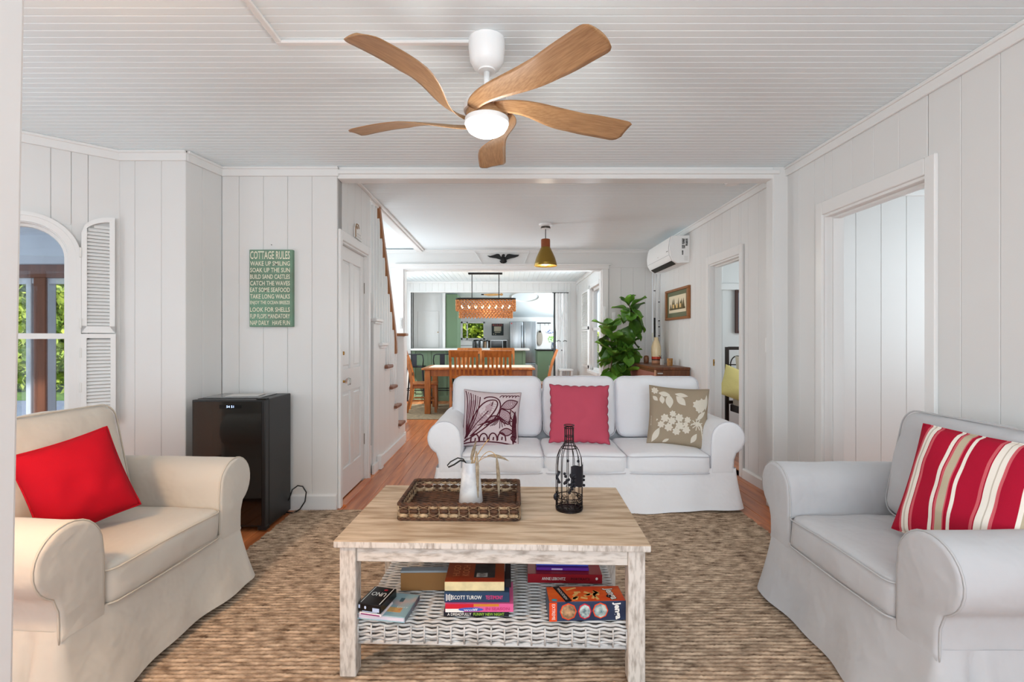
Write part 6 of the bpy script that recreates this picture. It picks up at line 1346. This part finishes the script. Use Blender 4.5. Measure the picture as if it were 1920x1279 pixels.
for k in range(60): a, q = rr_.uniform(0, 6.28), rr_.uniform(0.02, 0.10); c = Vector((q*math.cos(a)-0.04, q*math.sin(a), 0.16+rr_.uniform(0, 0.12))); d = Vector((rr_.uniform(-1, 1), rr_.uniform(-1, 1), rr_.uniform(-1, 1))).normalized()*0.025; e = d.orthogonal().normalized()*0.012; mb.add([c-d, c+e, c+d, c-e], [(0, 1, 2, 3)])
o = obj('foliage', mb, mat('herb_green', (120, 160, 70), 0.6), hp); o['kind'] = 'stuff'
# curtain at the right side of the kitchen opening
ct = thing('curtain', 'white tied-back curtain at the right side of the kitchen opening', 'curtain', (1.0, 9.36, 0))
for x0, x1 in ((-0.10, 0.02), (0.03, 0.13)):
    mb = MB()
    def cf(u, v, x0=x0, x1=x1):
        z = 0.35+1.70*v; pin = 1-0.45*math.exp(-((z-1.15)/0.16)**2); xc = (x0+x1)/2
        return (xc+(u-0.5)*(x1-x0)*pin, 0.022*math.sin(u*14+v*1.5)*pin, z)
    mb.grid(cf, 40, 30); obj('drape', mb, mat('sheer_white', (240, 240, 240), 0.9), ct, smooth=True)
for x in (-0.04, 0.08): mb = MB(); mb.tube([(x-0.035, -0.02, 1.14), (x, -0.035, 1.155), (x+0.035, -0.02, 1.14), (x, 0.03, 1.15)], 0.006, 6, closed=True); obj('tieback', mb, M_BLACK, ct, smooth=True)
mb = MB(); mb.cyl((-0.16, 0, 2.055), (0.15, 0, 2.055), 0.008, 8); obj('rod', mb, M_BLACK, ct)
o = obj('trim_door_edge', MB().box(at(1038.5, 0, 9.5).x, at(1042, 0, 9.5).x, 9.47, 9.60, 0, 2.06), mat('dark_door_edge', (70, 72, 72), 0.5)); o['kind'] = 'structure'
o = obj('side_table', MB().bbox(-0.14, 0.12, -0.14, 0.14, 0.60, 0.63, 0.004, 1), M_TRIM, loc=(1.08, 9.18, 0)); tag(o, 'small white side table below the kitchen curtain', 'table')
for x in (-0.11, 0.09):
    for y in (-0.11, 0.11): mb = MB(); mb.box(x-0.012, x+0.012, y-0.012, y+0.012, 0, 0.60); obj('leg', mb, M_TRIM, o)
# ================================================================== BEDROOM
bd = thing('bed', 'dark metal bed with curved headboard seen through the bedroom doorway', 'bed', (3.05, 5.60, 0))
M_BED = mat('dark_bed_metal', (48, 38, 34), 0.4, metal=0.3)
for x in (-0.575, 0.6): mb = MB(); mb.bbox(x-0.018, x+0.018, -0.018, 0.018, 0, 1.10, 0.003, 1); obj('post', mb, M_BED, bd)
for z in (1.085, 0.477): mb = MB(); mb.bbox(-0.56, 0.585, -0.014, 0.014, z-0.018, z+0.018, 0.003, 1); obj('rail', mb, M_BED, bd)
mb = MB()
for k in range(4): mb.tube([(-0.46+0.30*k+0.075*math.cos(2*PI*i/24), 0, 0.90+0.075*math.sin(2*PI*i/24)*1.3) for i in range(24)], 0.007, 6, closed=True)
mb.cyl((-0.56, 0, 0.90), (0.585, 0, 0.90), 0.006, 6); obj('scrollwork', mb, M_BED, bd, smooth=True)
mb = MB(); mb.bbox(-0.555, 0.58, -1.55, -0.03, 0.38, 0.46, 0.01, 2); obj('side_frame', mb, M_BED, bd)
mb = cushion(1.12, 1.5, 0.16, 0.05, 0.02, seed=4); o = obj('mattress', mb, mat('linen_beige', (206, 194, 176), 0.9), bd, smooth=True, loc=(0.015, -0.80, 0.50))
fn = pillow_fn(0.55, 0.36, 0.16, 0.05); p = obj('bed_pillow', pillow_mesh(fn, 18), mat('yellow_quilt', (226, 208, 136), 0.9, bump=0.4, bscale=60), smooth=True); tag(p, 'yellow quilted pillow on the bed', 'pillow'); place(p, (2.575, 5.34, 0.66), 0, 24, 24)
fn = pillow_fn(0.55, 0.40, 0.14, 0.05); p = obj('bed_pillow', pillow_mesh(fn, 18), mat('beige_quilt', (208, 196, 176), 0.9), smooth=True); tag(p, 'beige pillow behind the yellow pillow on the bed', 'pillow'); place(p, (2.80, 5.50, 0.78), 0, 14, 6)
bp_ = thing('bedroom_picture', 'dark red-brown framed picture on the bedroom wall', 'picture', (3.06, 6.185, 1.53))
mb = MB()
for a, b, c, d_ in ((-0.23, -0.195, -0.27, 0.27), (0.195, 0.23, -0.27, 0.27), (-0.195, 0.195, 0.235, 0.27), (-0.195, 0.195, -0.27, -0.235)): mb.bbox(a, b, -0.025, 0, c, d_, 0.004, 1)
obj('frame', mb, mat('mahogany', (70, 38, 28), 0.4), bp_); mb = MB(); mb.box(-0.195, 0.195, -0.008, -0.002, -0.235, 0.235); obj('image', mb, mat('seascape', (98, 112, 130), 0.5, rgb2=(70, 80, 92), vscale=6), bp_)
lt = thing('strike_plate', 'brass strike plate on the bedroom door jamb', 'latch', (2.066, 4.957, 0.955)); mb = MB(); mb.bbox(-0.014, 0.014, -0.004, 0.0, -0.032, 0.032, 0.001, 1); obj('plate', mb, M_BRASS, lt); mb = MB(); mb.box(-0.005, 0.005, -0.006, -0.003, -0.012, 0.012); obj('slot', mb, M_BLACK, lt)
# ================================================================== OUTSIDE GREENERY AND PORCH FRAMES
for k, px in enumerate((73.5,)): x = (px-VX)*4.34/F; mb = MB(); mb.bbox(x-0.055, x+0.055, 4.34, 4.45, -0.02, 1.73, 0.006, 1); struct('trim_porch_post', mb, M_TIMB)
for a, b in ((50, 60), (87, 92)): mb = MB(); mb.bbox((a-VX)*4.37/F, (b-VX)*4.37/F, 4.36, 4.44, 0.0, 1.73, 0.004, 1); struct('trim_porch_screen', mb, M_PBLUE)
mb = MB(); mb.bbox(-7, -2.6, 4.37, 4.43, 1.68, 1.73, 0.003, 1); struct('trim_porch_head', mb, M_PBLUE)
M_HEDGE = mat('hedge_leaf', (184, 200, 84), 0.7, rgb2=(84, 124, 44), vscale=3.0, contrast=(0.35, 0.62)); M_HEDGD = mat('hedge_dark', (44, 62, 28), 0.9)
def hedge(label, x0, x1, y0, y1, z0, z1, n, size, seed):
    rng = np.random.RandomState(seed); t = thing('hedge', label, 'hedge', ((x0+x1)/2, (y0+y1)/2, z0))
    c = rng.uniform(0, 1, (n, 3)); c[:, 1] **= 1.6
    c = c*np.array([x1-x0, y1-y0, z1-z0])-np.array([(x1-x0)/2, (y1-y0)/2, 0]); c[:, 1] += 0.35*np.sin(c[:, 0]*1.7+c[:, 2]*1.3)
    d = rng.normal(size=(n, 3)); d /= np.linalg.norm(d, axis=1)[:, None]; e = np.cross(d, rng.normal(size=(n, 3))); e /= np.linalg.norm(e, axis=1)[:, None]
    s = size*rng.uniform(0.6, 1.3, (n, 1)); v = np.stack([c-d*s, c+e*s*0.45, c+d*s, c-e*s*0.45], 1).reshape(-1, 3)
    me = bpy.data.meshes.new('foliage'); me.from_pydata(v.tolist(), [], np.arange(4*n).reshape(n, 4).tolist()); me.materials.append(M_HEDGE); o = link('foliage', me, t); o['kind'] = 'stuff'
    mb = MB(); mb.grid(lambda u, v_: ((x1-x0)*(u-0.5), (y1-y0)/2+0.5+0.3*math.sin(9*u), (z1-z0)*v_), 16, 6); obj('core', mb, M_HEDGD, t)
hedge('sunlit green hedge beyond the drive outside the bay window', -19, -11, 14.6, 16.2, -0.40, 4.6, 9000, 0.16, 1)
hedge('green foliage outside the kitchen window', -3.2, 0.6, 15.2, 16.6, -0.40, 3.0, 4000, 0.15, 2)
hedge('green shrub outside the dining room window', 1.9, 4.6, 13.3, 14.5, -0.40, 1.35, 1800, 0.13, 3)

# porch bench with red cushion below the bay window
pb = thing('porch_bench', 'white porch bench outside the bay window', 'bench', (-3.62, 3.95, -0.02)); mb = MB(); mb.bbox(-0.4, 0.4, -0.2, 0.2, 0.34, 0.38, 0.006, 1); obj('seat', mb, M_PBLUE, pb)
for x in (-0.35, 0.35):
    for y in (-0.16, 0.16): mb = MB(); mb.box(x-0.025, x+0.025, y-0.025, y+0.025, 0, 0.34); obj('leg', mb, M_PBLUE, pb)
o = obj('porch_cushion', cushion(0.42, 0.36, 0.13, 0.05, 0.02, seed=2), mat('crimson_cloth', (190, 30, 70), 0.8), smooth=True, loc=(-3.62, 3.95, 0.43)); tag(o, 'crimson cushion on the porch bench outside the bay window', 'cushion')
ld = bpy.data.lights.new('chandelier_light', 'POINT'); ld.energy = 7; ld.shadow_soft_size = 0.10; ld.color = (1, 0.8, 0.55); lo = bpy.data.objects.new('chandelier_light', ld); COL.objects.link(lo); lo.location = (-0.36, 8.2, 1.70)
